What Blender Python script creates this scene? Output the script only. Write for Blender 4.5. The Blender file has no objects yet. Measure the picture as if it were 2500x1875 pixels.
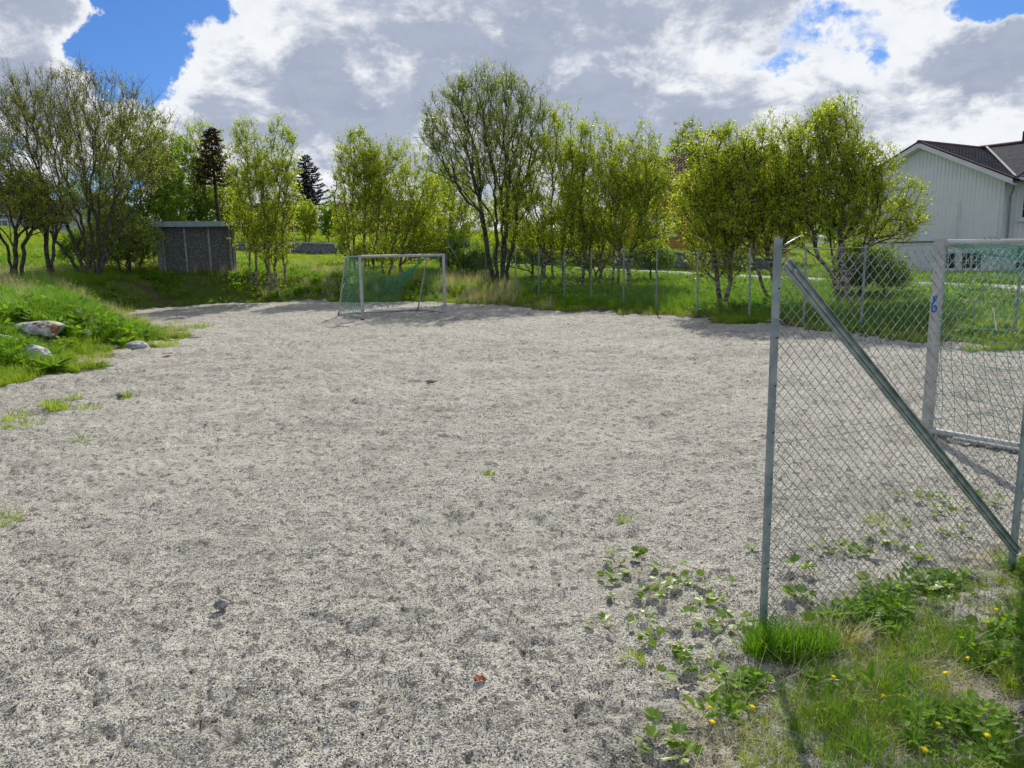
import bpy, math, random
import numpy as np
from mathutils import Vector, Matrix, Euler

random.seed(7)
RNG = np.random.default_rng(11)
SC = bpy.context.scene
COL = SC.collection
R = math.radians

# ------------------------------------------------------------------ camera
W0, H0, F0 = 2500.0, 1875.0, 1850.0
CAMZ, PITCH, ROLL = 1.93, 9.71, -1.1
cd = bpy.data.cameras.new('camera'); cam = bpy.data.objects.new('camera', cd); COL.objects.link(cam)
cd.sensor_width = 36.0; cd.lens = 36.0*F0/W0; cd.clip_end = 4000; cd.clip_start = 0.05
CM = Matrix.Translation((0, 0, CAMZ)) @ Matrix.Rotation(R(90-PITCH), 4, 'X') @ Matrix.Rotation(R(ROLL), 4, 'Z')
cam.matrix_world = CM
SC.camera = cam
SC.view_settings.view_transform = 'Standard'; SC.view_settings.look = 'None'
SC.view_settings.exposure = 0.0; SC.view_settings.gamma = 1.0
try: SC.view_settings.use_curve_mapping = False
except Exception: pass

def ray(px, py):
    v = Vector(((px-W0/2)/F0, -(py-H0/2)/F0, -1.0))
    return (CM.to_3x3() @ v).normalized()
def P(px, py, Y):                     # the point at world depth Y on that line of sight
    r = ray(px, py); return Vector((0, 0, CAMZ)) + r*(Y/r.y)
def G(px, py, z=0.0):                 # where that line of sight meets the level z
    r = ray(px, py); return Vector((0, 0, CAMZ)) + r*((z-CAMZ)/r.z)

# ------------------------------------------------------------------ world
SUN_AZ, SUN_EL = R(9), R(37)          # azimuth east of +Y, elevation
world = bpy.data.worlds.new('World'); SC.world = world; world.use_nodes = True
nt = world.node_tree; nt.nodes.clear()
def N(t, tree=None, **kw):
    n = (tree or nt).nodes.new(t)
    for k, v in kw.items(): setattr(n, k, v)
    return n
def mth(tree, op, a, b=None, c=None, clamp=False):
    n = tree.nodes.new('ShaderNodeMath'); n.operation = op; n.use_clamp = clamp
    for i, v in enumerate((a, b, c)):
        if v is None: continue
        if isinstance(v, (int, float)): n.inputs[i].default_value = v
        else: tree.links.new(v, n.inputs[i])
    return n.outputs[0]
def mixc(tree, fac, a, b, blend='MIX'):
    n = tree.nodes.new('ShaderNodeMix'); n.data_type = 'RGBA'; n.blend_type = blend
    for idx, v in ((0, fac), (6, a), (7, b)):
        if isinstance(v, (int, float)): n.inputs[idx].default_value = v
        elif isinstance(v, tuple): n.inputs[idx].default_value = (*v[:3], 1)
        else: tree.links.new(v, n.inputs[idx])
    return n.outputs[2]
def smooth(tree, v, lo, hi, a=0.0, b=1.0):
    n = tree.nodes.new('ShaderNodeMapRange'); n.interpolation_type = 'SMOOTHSTEP'
    tree.links.new(v, n.inputs[0])
    for i, x in enumerate((lo, hi, a, b)): n.inputs[i+1].default_value = x
    return n.outputs[0]
sky = N('ShaderNodeTexSky', sky_type='NISHITA'); sky.sun_disc = False
sky.sun_elevation = SUN_EL; sky.sun_rotation = SUN_AZ
sky.air_density = 1.0; sky.dust_density = 0.4; sky.ozone_density = 2.5
tc = N('ShaderNodeTexCoord'); D = tc.outputs['Generated']
sep = N('ShaderNodeSeparateXYZ'); nt.links.new(D, sep.inputs[0])
zz = mth(nt, 'ADD', mth(nt, 'MAXIMUM', sep.outputs[2], 0.0), 0.42)
cmb = N('ShaderNodeCombineXYZ')
nt.links.new(mth(nt, 'DIVIDE', sep.outputs[0], zz), cmb.inputs[0])
nt.links.new(mth(nt, 'DIVIDE', sep.outputs[1], zz), cmb.inputs[1])
def wnoise(scale, detail, rough, off=(0, 0, 0), dist=0.0):
    m = N('ShaderNodeMapping'); m.inputs[1].default_value = off
    nt.links.new(cmb.outputs[0], m.inputs[0])
    n = N('ShaderNodeTexNoise'); n.inputs['Scale'].default_value = scale
    n.inputs['Detail'].default_value = detail; n.inputs['Roughness'].default_value = rough
    n.inputs['Distortion'].default_value = dist
    nt.links.new(m.outputs[0], n.inputs['Vector']); return n.outputs[0]
dn_ = N('ShaderNodeTexNoise'); dn_.inputs['Scale'].default_value = 9.0; dn_.inputs['Detail'].default_value = 6; dn_.inputs['Roughness'].default_value = .62
nt.links.new(D, dn_.inputs['Vector'])
dv_ = N('ShaderNodeVectorMath', operation='SUBTRACT'); nt.links.new(dn_.outputs['Color'], dv_.inputs[0]); dv_.inputs[1].default_value = (.5, .5, .5)
dw_ = N('ShaderNodeVectorMath', operation='MULTIPLY_ADD'); nt.links.new(dv_.outputs[0], dw_.inputs[0]); dw_.inputs[1].default_value = (.20, .20, .13); nt.links.new(D, dw_.inputs[2])
D2 = dw_.outputs[0]
def blob(px, py, rad, sx=1.0):        # soft spot around one direction of the sky
    d = ray(px, py)
    s = N('ShaderNodeVectorMath', operation='SUBTRACT'); nt.links.new(D2, s.inputs[0]); s.inputs[1].default_value = d
    q = N('ShaderNodeVectorMath', operation='MULTIPLY'); nt.links.new(s.outputs[0], q.inputs[0]); q.inputs[1].default_value = (1/sx, 1/sx, 1)
    l = N('ShaderNodeVectorMath', operation='LENGTH'); nt.links.new(q.outputs[0], l.inputs[0])
    return smooth(nt, l.outputs['Value'], 0.0, rad, 1.0, 0.0)
n1 = wnoise(1.7, 9, 0.60, (3.1, 1.7, 0), 0.25)
n2 = wnoise(4.2, 10, 0.62, (8.4, 2.2, 0), 0.35)
n3 = wnoise(10.5, 8, 0.66, (1.4, 7.7, 0), 0.2)
def add(*v):
    o = v[0]
    for x in v[1:]: o = mth(nt, 'ADD', o, x)
    return o
def mul(a, b): return mth(nt, 'MULTIPLY', a, b)
cover = add(mul(n1, 0.8), mul(n2, 0.5), mul(n3, 0.30), -0.42,
    mul(blob(300, 140, .105, .9), -0.75), mul(blob(420, 20, .085, 1.5), -0.6), mul(blob(60, 80, .05, 3.0), -0.28),
    mul(blob(95, 150, .085, 1.6), 0.70), mul(blob(130, 20, .055, 1.8), 0.50),
    mul(blob(700, 180, .22, 1.5), 0.5), mul(blob(1400, 150, .3, 1.6), 0.35),
    mul(blob(2000, 95, .034, 3.0), -0.32), mul(blob(2090, 150, .026, 1.8), -0.26), mul(blob(2420, 5, .03, 2.6), -0.45),
    mul(blob(2300, 190, .16, 1.6), 0.3))
mask = smooth(nt, cover, 0.30, 0.45)
thick = smooth(nt, add(cover, mul(n3, 0.8), mul(n2, 1.15), -.845, mul(blob(450, 130, .13, 1.2), -.30), mul(blob(2180, 270, .075, 2.0), .42), mul(blob(2380, 130, .06, 2.2), .45), mul(blob(1890, 45, .05, 2.4), .35), mul(blob(2420, 250, .04, 2.5), .3), mul(blob(1650, 250, .08, 1.8), .2), mul(blob(830, 160, .07, 2.0), -.22), mul(blob(760, 30, .07, 3.0), -.22), mul(blob(1800, 70, .10, 1.8), -.22), mul(blob(1480, 260, .26, 1.8), 0.16), mul(blob(640, 140, .12, 1.5), 0.05),
    mul(blob(1430, 190, .035, 2.0), -0.42), mul(blob(1040, 150, .04, 1.6), -0.3), mul(blob(930, 190, .05, 2.4), -0.3), mul(blob(2150, 200, .08, 1.8), -0.34), mul(blob(2350, 310, .06, 2.6), -0.42),
    mul(blob(1300, 90, .05, 3.5), -0.2), mul(blob(2130, 50, .06, 2.5), -0.25)), 0.54, 1.02)
cloud = mixc(nt, thick, (0.92, 0.94, 0.97), (0.37, 0.42, 0.54))
cloud = mixc(nt, mul(smooth(nt, n3, 0.35, 0.65), 0.22), cloud, (0.62, 0.68, 0.80))
skyb = mixc(nt, 1.0, sky.outputs[0], (0.034, 0.058, 0.098), 'MULTIPLY')
outc = mixc(nt, mask, skyb, cloud)
bg = N('ShaderNodeBackground'); bg.inputs[1].default_value = 1.0
# the Nishita part is already brought to strength ~0.1 by the factor above; clouds are given in final radiance
nt.links.new(outc, bg.inputs[0])
wo = N('ShaderNodeOutputWorld'); nt.links.new(bg.outputs[0], wo.inputs[0])

ld = bpy.data.lights.new('sun', 'SUN'); ld.energy = 4.6; ld.angle = R(0.53); ld.color = (1.0, 0.95, 0.86)
sun = bpy.data.objects.new('sun', ld); COL.objects.link(sun)
sdir = Vector((math.sin(SUN_AZ)*math.cos(SUN_EL), math.cos(SUN_AZ)*math.cos(SUN_EL), math.sin(SUN_EL)))
sun.rotation_euler = sdir.to_track_quat('Z', 'Y').to_euler()

# ------------------------------------------------------------------ helpers
def tag(o, label=None, cat=None, group=None, kind=None):
    if label: o['label'] = label
    if cat: o['category'] = cat
    if group: o['group'] = group
    if kind: o['kind'] = kind
    return o
def empty(name, loc=(0, 0, 0), rz=0.0):
    o = bpy.data.objects.new(name, None); COL.objects.link(o)
    o.location = loc; o.rotation_euler = (0, 0, rz); o.empty_display_size = 0.2; return o
def link(name, me, mat=None, parent=None):
    o = bpy.data.objects.new(name, me); COL.objects.link(o)
    if mat is not None and not me.materials: me.materials.append(mat)
    if parent is not None: o.parent = parent
    return o
def np_mesh(name, V, Fq, smooth_=False, attrs=None):
    """V (n,3) float, Fq list of int arrays each (m,k)"""
    me = bpy.data.meshes.new(name)
    V = np.asarray(V, dtype=np.float32)
    if not isinstance(Fq, (list, tuple)): Fq = [Fq]
    Fq = [np.asarray(f, dtype=np.int32) for f in Fq if len(f)]
    me.vertices.add(len(V)); me.vertices.foreach_set('co', V.ravel())
    loops = np.concatenate([f.ravel() for f in Fq]); counts = np.concatenate([np.full(len(f), f.shape[1], np.int32) for f in Fq])
    starts = np.concatenate([[0], np.cumsum(counts)[:-1]]).astype(np.int32)
    me.loops.add(len(loops)); me.loops.foreach_set('vertex_index', loops)
    me.polygons.add(len(counts)); me.polygons.foreach_set('loop_start', starts)
    if smooth_: me.polygons.foreach_set('use_smooth', np.ones(len(counts), dtype=bool))
    if attrs:
        for k, a in attrs.items():
            at = me.attributes.new(k, 'FLOAT', 'POINT'); at.data.foreach_set('value', np.asarray(a, dtype=np.float32))
    me.update(calc_edges=True); return me

class MB:
    """collects boxes, prisms and tubes into one mesh"""
    def __init__(s): s.V = []; s.F = []; s.n = 0
    def add(s, V, F):
        s.V.append(np.asarray(V, dtype=float)); s.F += [[i+s.n for i in f] for f in F]; s.n += len(V)
    def box(s, x0, x1, y0, y1, z0, z1):
        V = [(x, y, z) for z in (z0, z1) for y in (y0, y1) for x in (x0, x1)]
        s.add(V, [(0, 2, 3, 1), (4, 5, 7, 6), (0, 1, 5, 4), (2, 6, 7, 3), (0, 4, 6, 2), (1, 3, 7, 5)]); return s
    def prism(s, pts, vec):
        n = len(pts); vec = Vector(vec)
        V = [tuple(p) for p in pts] + [tuple(Vector(p)+vec) for p in pts]
        s.add(V, [tuple(range(n-1, -1, -1)), tuple(range(n, 2*n))] + [(i, (i+1) % n, n+(i+1) % n, n+i) for i in range(n)]); return s
    def tube(s, pts, r, k=8, cap=True):
        pts = [Vector(p) for p in pts]; n = len(pts); rr = r if isinstance(r, (list, tuple)) else [r]*n
        V = []; up = None
        for i, p in enumerate(pts):
            d = (pts[min(i+1, n-1)]-pts[max(i-1, 0)]).normalized()
            if up is None:
                up = Vector((0, 0, 1)) if abs(d.z) < .9 else Vector((1, 0, 0))
            a = up - d*up.dot(d)
            if a.length < 1e-5: a = d.orthogonal()
            a.normalize(); up = a; b = d.cross(a)
            for j in range(k):
                t = 2*math.pi*(j+.5)/k; V.append(tuple(p+(a*math.cos(t)+b*math.sin(t))*rr[i]))
        F = [(i*k+j, i*k+(j+1) % k, (i+1)*k+(j+1) % k, (i+1)*k+j) for i in range(n-1) for j in range(k)]
        if cap: F += [tuple(range(k-1, -1, -1)), tuple(range((n-1)*k, n*k))]
        s.add(V, F); return s
    def mesh(s, name='m', smooth_=False):
        me = bpy.data.meshes.new(name); me.from_pydata(np.concatenate(s.V).tolist(), [], s.F)
        if smooth_:
            me.polygons.foreach_set('use_smooth', np.ones(len(me.polygons), dtype=bool))
        me.update(); return me
    def build(s, name, mat, parent=None, smooth_=False, bevel=0.0):
        o = link(name, s.mesh(name, smooth_), mat, parent)
        if smooth_:
            try: o.data.set_sharp_from_angle(angle=R(40))
            except Exception: pass
        if bevel:
            m = o.modifiers.new('bevel', 'BEVEL'); m.width = bevel; m.segments = 2; m.limit_method = 'ANGLE'
        return o

# ---- numpy value noise
LAT = RNG.random((256, 256))
def vnoise(x, y, cell, seed=0):
    x = x/cell+seed*17.3; y = y/cell+seed*9.7
    xi = np.floor(x).astype(int); yi = np.floor(y).astype(int); fx = x-xi; fy = y-yi
    fx = fx*fx*(3-2*fx); fy = fy*fy*(3-2*fy)
    a = LAT[xi & 255, yi & 255]; b = LAT[(xi+1) & 255, yi & 255]; c = LAT[xi & 255, (yi+1) & 255]; d = LAT[(xi+1) & 255, (yi+1) & 255]
    return (a*(1-fx)+b*fx)*(1-fy)+(c*(1-fx)+d*fx)*fy

# ------------------------------------------------------------------ materials
def newmat(name):
    m = bpy.data.materials.new(name); m.use_nodes = True; t = m.node_tree
    return m, t, t.nodes['Principled BSDF']
def tnoise(t, scale, detail=3, rough=.6, coord='Object', vec=None):
    n = t.nodes.new('ShaderNodeTexNoise'); n.inputs['Scale'].default_value = scale
    n.inputs['Detail'].default_value = detail; n.inputs['Roughness'].default_value = rough
    if vec is None:
        c = t.nodes.new('ShaderNodeTexCoord'); vec = c.outputs[coord]
    t.links.new(vec, n.inputs['Vector']); return n.outputs[0]
def bump(t, h, strength, dist, nrm=None):
    b = t.nodes.new('ShaderNodeBump'); b.inputs['Strength'].default_value = strength; b.inputs['Distance'].default_value = dist
    t.links.new(h, b.inputs['Height'])
    if nrm: t.links.new(nrm, b.inputs['Normal'])
    return b.outputs[0]
def surf(name, c1, c2, scale=6, rough=.7, metal=0.0, bscale=None, bstr=.3, bdist=.01, detail=5, lo=.35, hi=.65, spec=None):
    m, t, b = newmat(name)
    f = smooth(t, tnoise(t, scale, detail), lo, hi)
    t.links.new(mixc(t, f, c1, c2), b.inputs['Base Color'])
    b.inputs['Roughness'].default_value = rough; b.inputs['Metallic'].default_value = metal
    if spec is not None: b.inputs['Specular IOR Level'].default_value = spec
    if bscale: t.links.new(bump(t, tnoise(t, bscale, 4), bstr, bdist), b.inputs['Normal'])
    return m
def leafmat(name, c1, c2, c3=None, trans=.5, inst=False, rough=.42, tcol=1.5, nscale=1.1):
    m, t, b = newmat(name)
    if inst:
        oi = t.nodes.new('ShaderNodeObjectInfo'); f = oi.outputs['Random']
        at = t.nodes.new('ShaderNodeAttribute'); at.attribute_name = 'tint'
        f = mth(t, 'ADD', mth(t, 'MULTIPLY', f, .55), mth(t, 'MULTIPLY', at.outputs['Fac'], .45))
    else:
        at = t.nodes.new('ShaderNodeAttribute'); at.attribute_name = 'tint'
        f = mth(t, 'ADD', mth(t, 'MULTIPLY', at.outputs['Fac'], .6), mth(t, 'MULTIPLY', smooth(t, tnoise(t, nscale, 2), .35, .65), .4))
    col = mixc(t, f, c1, c2)
    if c3: col = mixc(t, smooth(t, f, .80, .95), col, c3)
    t.links.new(col, b.inputs['Base Color']); b.inputs['Roughness'].default_value = rough
    b.inputs['Specular IOR Level'].default_value = .35
    tr = t.nodes.new('ShaderNodeBsdfTranslucent')
    t.links.new(mixc(t, 1.0, col, (tcol*1.05, tcol, tcol*.55), 'MULTIPLY'), tr.inputs[0])
    mx = t.nodes.new('ShaderNodeMixShader'); mx.inputs[0].default_value = trans
    t.links.new(b.outputs[0], mx.inputs[1]); t.links.new(tr.outputs[0], mx.inputs[2])
    t.links.new(mx.outputs[0], t.nodes['Material Output'].inputs[0]); return m
M = {}
M['galv'] = surf('galvanised_steel', (.20, .25, .26), (.34, .39, .39), 9, .55, .35, 60, .15, .002)
M['galv_dull'] = surf('dull_galvanised_steel', (.20, .26, .25), (.38, .43, .41), 14, .6, .3, 80, .2, .002)
M['wire'] = surf('fence_wire', (.16, .19, .19), (.42, .46, .46), 22, .28, .9)
M['farwire'] = surf('far_fence_wire', (.13, .16, .17), (.2, .23, .24), 30, .5, .5)
M['alu'] = surf('aluminium_goal_tube', (.36, .36, .345), (.47, .47, .45), 5, .42, .15, 90, .06, .001)
M['net'] = surf('green_net_cord', (.01, .20, .12), (.02, .32, .22), 10, .6)
M['dark'] = surf('dark_plastic', (.015, .015, .016), (.03, .03, .03), 10, .6)
M['white'] = surf('white_painted_wood', (.78, .79, .78), (.84, .84, .82), 1.6, .65, 0, 30, .1, .003)
M['whitetrim'] = surf('white_trim_paint', (.66, .67, .67), (.74, .74, .74), 2, .55)
M['basement'] = surf('painted_basement_wall', (.74, .76, .76), (.80, .81, .80), 1.2, .75, 0, 25, .15, .004)
M['glass'] = surf('window_glass', (.012, .014, .022), (.03, .035, .045), 1.0, .12)
M['darktile'] = surf('dark_roof_tiles', (.022, .026, .038), (.05, .05, .065), 3, .9, 0, 12, .2, .01, spec=.1)
M['redtile'] = surf('red_ridge_tiles', (.07, .018, .018), (.13, .03, .028), 4, .6)
M['browntile'] = surf('brown_roof_tiles', (.06, .028, .025), (.12, .06, .05), 3, .9, spec=.1)
M['yellow'] = surf('ochre_painted_wood', (.42, .22, .035), (.52, .29, .06), 2, .65, 0, 20, .1, .003)
M['red'] = surf('dark_red_painted_wood', (.12, .02, .02), (.17, .03, .03), 2, .65)
M['palewall'] = surf('pale_rendered_wall', (.45, .50, .54), (.55, .58, .60), .8, .8)
M['stone'] = surf('grey_boulder', (.22, .22, .22), (.62, .62, .60), 5, .8, 0, 18, .6, .03, 6)
def lichenstone():
    m, t, b = newmat('lichen_boulder')
    c = mixc(t, smooth(t, tnoise(t, 5, 6), .35, .65), (.24, .24, .24), (.66, .66, .63))
    c = mixc(t, smooth(t, tnoise(t, 2.6, 5), .57, .63), c, (.26, .12, .04))
    t.links.new(c, b.inputs['Base Color']); b.inputs['Roughness'].default_value = .85
    t.links.new(bump(t, tnoise(t, 18, 5), .6, .03), b.inputs['Normal']); return m
M['lichen'] = lichenstone()
M['retwall'] = surf('retaining_wall_stone', (.08, .085, .10), (.19, .195, .21), 5, .85, 0, 9, .5, .04)
M['cap'] = surf('wall_coping_concrete', (.36, .36, .34), (.5, .5, .47), 3, .8)
M['concrete'] = surf('weathered_concrete', (.17, .18, .175), (.29, .30, .285), 7, .85, 0, 40, .25, .004)
M['asphalt'] = surf('pale_worn_asphalt', (.30, .30, .29), (.42, .41, .40), 1.5, .85, 0, 60, .2, .004)
M['fascia'] = surf('blue_grey_sheet_metal', (.20, .27, .29), (.27, .34, .36), 4, .5, .2)
M['barkdark'] = surf('dark_bark', (.022, .018, .016), (.10, .085, .07), 7, .9, 0, 22, .8, .02)
M['barktwig'] = surf('olive_grey_bark', (.05, .042, .035), (.13, .115, .09), 6, .85, 0, 25, .6, .01)
def birchbark():
    m, t, b = newmat('birch_bark')
    c = t.nodes.new('ShaderNodeTexCoord'); mp = t.nodes.new('ShaderNodeMapping'); mp.inputs[3].default_value = (1, 1, 2.6)
    t.links.new(c.outputs['Object'], mp.inputs[0])
    f = smooth(t, tnoise(t, 5.0, 5, .65, vec=mp.outputs[0]), .46, .56)
    at = t.nodes.new('ShaderNodeAttribute'); at.attribute_name = 'rad'
    base = mixc(t, f, (.34, .28, .23), (.05, .04, .035))
    t.links.new(mixc(t, smooth(t, at.outputs['Fac'], .012, .035), (.045, .03, .024), base), b.inputs['Base Color'])
    b.inputs['Roughness'].default_value = .8
    t.links.new(bump(t, tnoise(t, 20, 4), .5, .01), b.inputs['Normal']); return m
M['birch'] = birchbark()
def aggregate():
    m, t, b = newmat('exposed_pebble_panel')
    v = t.nodes.new('ShaderNodeTexVoronoi'); v.inputs['Scale'].default_value = 24
    c = t.nodes.new('ShaderNodeTexCoord'); t.links.new(c.outputs['Object'], v.inputs['Vector'])
    s = t.nodes.new('ShaderNodeSeparateColor'); t.links.new(v.outputs['Color'], s.inputs[0])
    col = mixc(t, s.outputs[0], (.10, .10, .105), (.42, .42, .41))
    col = mixc(t, smooth(t, v.outputs['Distance'], .25, .5), col, (.07, .072, .075))
    col = mixc(t, mth(t, 'MULTIPLY', smooth(t, tnoise(t, 1.6, 3), .5, .7), .5), col, (.05, .13, .11))
    t.links.new(col, b.inputs['Base Color']); b.inputs['Roughness'].default_value = .8
    t.links.new(bump(t, mth(t, 'SUBTRACT', 1.0, v.outputs['Distance']), 1.0, .02), b.inputs['Normal']); return m
M['aggregate'] = aggregate()
# foliage
M['leaf_birch'] = leafmat('birch_leaf', (.15, .23, .012), (.54, .64, .06), (.58, .56, .09), trans=.56)
M['leaf_olive'] = leafmat('olive_spring_leaf', (.15, .19, .02), (.38, .44, .07), (.34, .25, .07))
M['leaf_green'] = leafmat('fresh_green_leaf', (.08, .18, .012), (.30, .44, .03))
M['leaf_willow'] = leafmat('willow_leaf', (.15, .21, .04), (.36, .46, .11), (.44, .44, .15))
M['leaf_spruce'] = leafmat('spruce_needles', (.010, .022, .026), (.028, .046, .050), trans=.1)
M['leaf_deadpine'] = leafmat('browning_needles', (.030, .022, .010), (.095, .055, .02), trans=.2)
M['grass'] = leafmat('grass_blade', (.13, .22, .012), (.34, .45, .04), None, .5, True)
M['grass_deep'] = leafmat('lush_grass_blade', (.07, .18, .012), (.20, .38, .025), None, .5, True)
M['dry'] = leafmat('dry_grass_blade', (.52, .45, .25), (.76, .69, .46), None, .35, True, .6, 1.1)
M['weed'] = leafmat('broad_weed_leaf', (.07, .18, .015), (.24, .40, .035), None, .45, True, .7)
M['coltsfoot'] = leafmat('coltsfoot_leaf', (.11, .21, .02), (.27, .38, .05), None, .4, True, .42)
M['dandelion'] = leafmat('dandelion_petal', (.92, .80, .01), (.95, .85, .02), None, .4, False, .6, 1.1)
M['stem'] = surf('green_stem', (.13, .16, .05), (.2, .2, .07), 20, .6)
M['pebble'] = surf('pebble_stone', (.10, .10, .095), (.36, .35, .33), 30, .8)

def groundmat():
    m, t, b = newmat('ground_surface')
    g = t.nodes.new('ShaderNodeAttribute'); g.attribute_name = 'gravel'
    sl = t.nodes.new('ShaderNodeAttribute'); sl.attribute_name = 'soil'
    c = t.nodes.new('ShaderNodeTexCoord'); v = c.outputs['Object']
    grain = tnoise(t, 112, 3, .75, vec=v); mid = tnoise(t, 14, 4, .65, vec=v); big = tnoise(t, 1.3, 4, .6, vec=v); wide = tnoise(t, .35, 3, .5, vec=v)
    f = smooth(t, mth(t, 'ADD', mth(t, 'MULTIPLY', grain, .75), mth(t, 'MULTIPLY', mid, .25)), .37, .63)
    col = mixc(t, f, (.080, .071, .055), (.74, .685, .55))
    scf = tnoise(t, 5.5, 9, .78, vec=v)
    col = mixc(t, mth(t, 'MULTIPLY', smooth(t, scf, .53, .60), .66), col, (.12, .112, .088))
    col = mixc(t, mth(t, 'MULTIPLY', smooth(t, scf, .47, .38), .35), col, (.80, .75, .62))
    vor = t.nodes.new('ShaderNodeTexVoronoi'); vor.inputs['Scale'].default_value = 150; t.links.new(v, vor.inputs['Vector'])
    sc = t.nodes.new('ShaderNodeSeparateColor'); t.links.new(vor.outputs['Color'], sc.inputs[0])
    col = mixc(t, smooth(t, sc.outputs[0], .80, .84), col, (.60, .59, .56))
    col = mixc(t, smooth(t, sc.outputs[1], .86, .9), col, (.05, .048, .045))
    col = mixc(t, mth(t, 'MULTIPLY', smooth(t, big, .48, .68), .38), col, (.15, .145, .115))
    col = mixc(t, mth(t, 'MULTIPLY', smooth(t, wide, .45, .65), .25), col, (.60, .57, .47))
    col = mixc(t, mth(t, 'MULTIPLY', smooth(t, mid, .545, .61), .72), col, (.060, .055, .045))
    soil = mixc(t, smooth(t, mth(t, 'ADD', mth(t, 'MULTIPLY', grain, .5), mth(t, 'MULTIPLY', mid, .5)), .38, .62), (.07, .064, .052), (.52, .49, .41))
    grassy = mixc(t, smooth(t, mid, .3, .7), (.03, .06, .012), (.10, .15, .025))
    grassy = mixc(t, smooth(t, big, .45, .7), grassy, (.11, .13, .03))
    nz = mth(t, 'MULTIPLY', mth(t, 'SUBTRACT', mid, .5), .8)
    lt = t.nodes.new('ShaderNodeAttribute'); lt.attribute_name = 'litter'
    grassy = mixc(t, smooth(t, mth(t, 'ADD', lt.outputs['Fac'], nz), .3, .6), grassy, mixc(t, smooth(t, grain, .4, .6), (.03, .02, .015), (.16, .11, .08)))
    col = mixc(t, smooth(t, mth(t, 'ADD', sl.outputs['Fac'], nz), .35, .6), col, soil)
    col = mixc(t, smooth(t, mth(t, 'ADD', g.outputs['Fac'], nz), .4, .6), grassy, col)
    t.links.new(col, b.inputs['Base Color']); b.inputs['Roughness'].default_value = .92; b.inputs['Specular IOR Level'].default_value = .25
    h1 = bump(t, mid, .55, .035); h2 = bump(t, grain, .8, .009, h1)
    t.links.new(h2, b.inputs['Normal']); return m
M['ground'] = groundmat()

# ------------------------------------------------------------------ terrain
def rbf(pts):
    A = np.array(pts, dtype=float); X = A[:, :2]; z = A[:, 2]
    K = np.linalg.norm(X[:, None]-X[None], axis=2)+np.eye(len(X))*-0.4
    n = len(X); S = np.zeros((n+1, n+1)); S[:n, :n] = -K; S[:n, n] = 1; S[n, :n] = 1
    w = np.linalg.solve(S, np.append(z, 0))
    def f(x, y):
        s = np.shape(x); x = np.ravel(x); y = np.ravel(y); o = np.full(len(x), w[n])
        for i in range(n): o -= w[i]*np.hypot(x-X[i, 0], y-X[i, 1])
        return o.reshape(s)
    return f
FARP = [(0, 250, 5), (150, 250, 5), (-150, 200, 9), (-300, 400, 14), (300, 400, 8), (0, 700, 10), (150, 60, 2), (-150, 60, 6), (0, -100, 0), (120, -60, 0), (-120, -60, 1), (0, -500, 0), (500, -100, 2), (-500, -100, 2)]
FRONT = rbf([(-24, 31, 1.3), (-17, 31, 1.2), (-12, 33, 1.15), (-15, 37, 1.4), (-9.5, 36, 1.1), (-10, 22, .65), (-8.5, 16, .45), (-13, 17, .9), (-9, 13, .25), (-14, 13, .6), (-22, 20, 1.2),
    (0, 0, 0), (5, 0, 0), (-8, 2, 0), (0, -5, 0), (12, 5, 0), (20, 8, .1), (2, 12, 0), (0, 22, 0), (-2, 30, .1),
    (8, 22, .12), (10, 24, .25), (13.5, 19, .2), (5, 28, .2), (18, 27, .45), (14, 35, .5), (8.5, 44.5, .75), (2.4, 53, 1.0), (-4, 58, 1.45), (-9, 61, 1.85), (-19.5, 65, 2.15), (-30, 66, 3.2),
    (-2, 35, .55), (.5, 36, .6), (5, 33, .4), (9, 33, .4), (-6, 38, 1.0), (-8, 45, 1.35), (-8, 54, 1.7), (-30, 48, 3.0), (-40, 60, 4.8), (-20, 50, 2.0), (22, 40, .4), (27, 38, .4), (25, 50, .6), (40, 45, .6), (32, 30, .4), (40, 10, .2)]+FARP)
BACK = rbf([(9, 50, 1.95), (14, 44, 1.4), (18, 48, 1.0), (2, 60, 2.0), (-4, 64, 2.6), (-9, 68, 2.95), (-19, 71, 3.3), (-30, 72, 3.6), (-40, 66, 4.8), (9, 60, 2.3), (0, 75, 3.6), (-12, 80, 4.2), (-25, 85, 4.6), (22, 40, .4), (25, 50, .6), (30, 60, 1.5), (40, 45, .6), (0, 120, 5.5), (60, 100, 3), (-60, 90, 6.5)]+FARP)
WALLP = [(360, 71), (575, 68), (700, 67), (851, 64), (975, 62), (1150, 59.5), (1330, 56), (1480, 51.5), (1604, 47.5), (1760, 43.5), (1900, 41)]
WU = np.array([(p-1250)/F0 for p, d in WALLP]); WD = np.array([d for p, d in WALLP])

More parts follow.
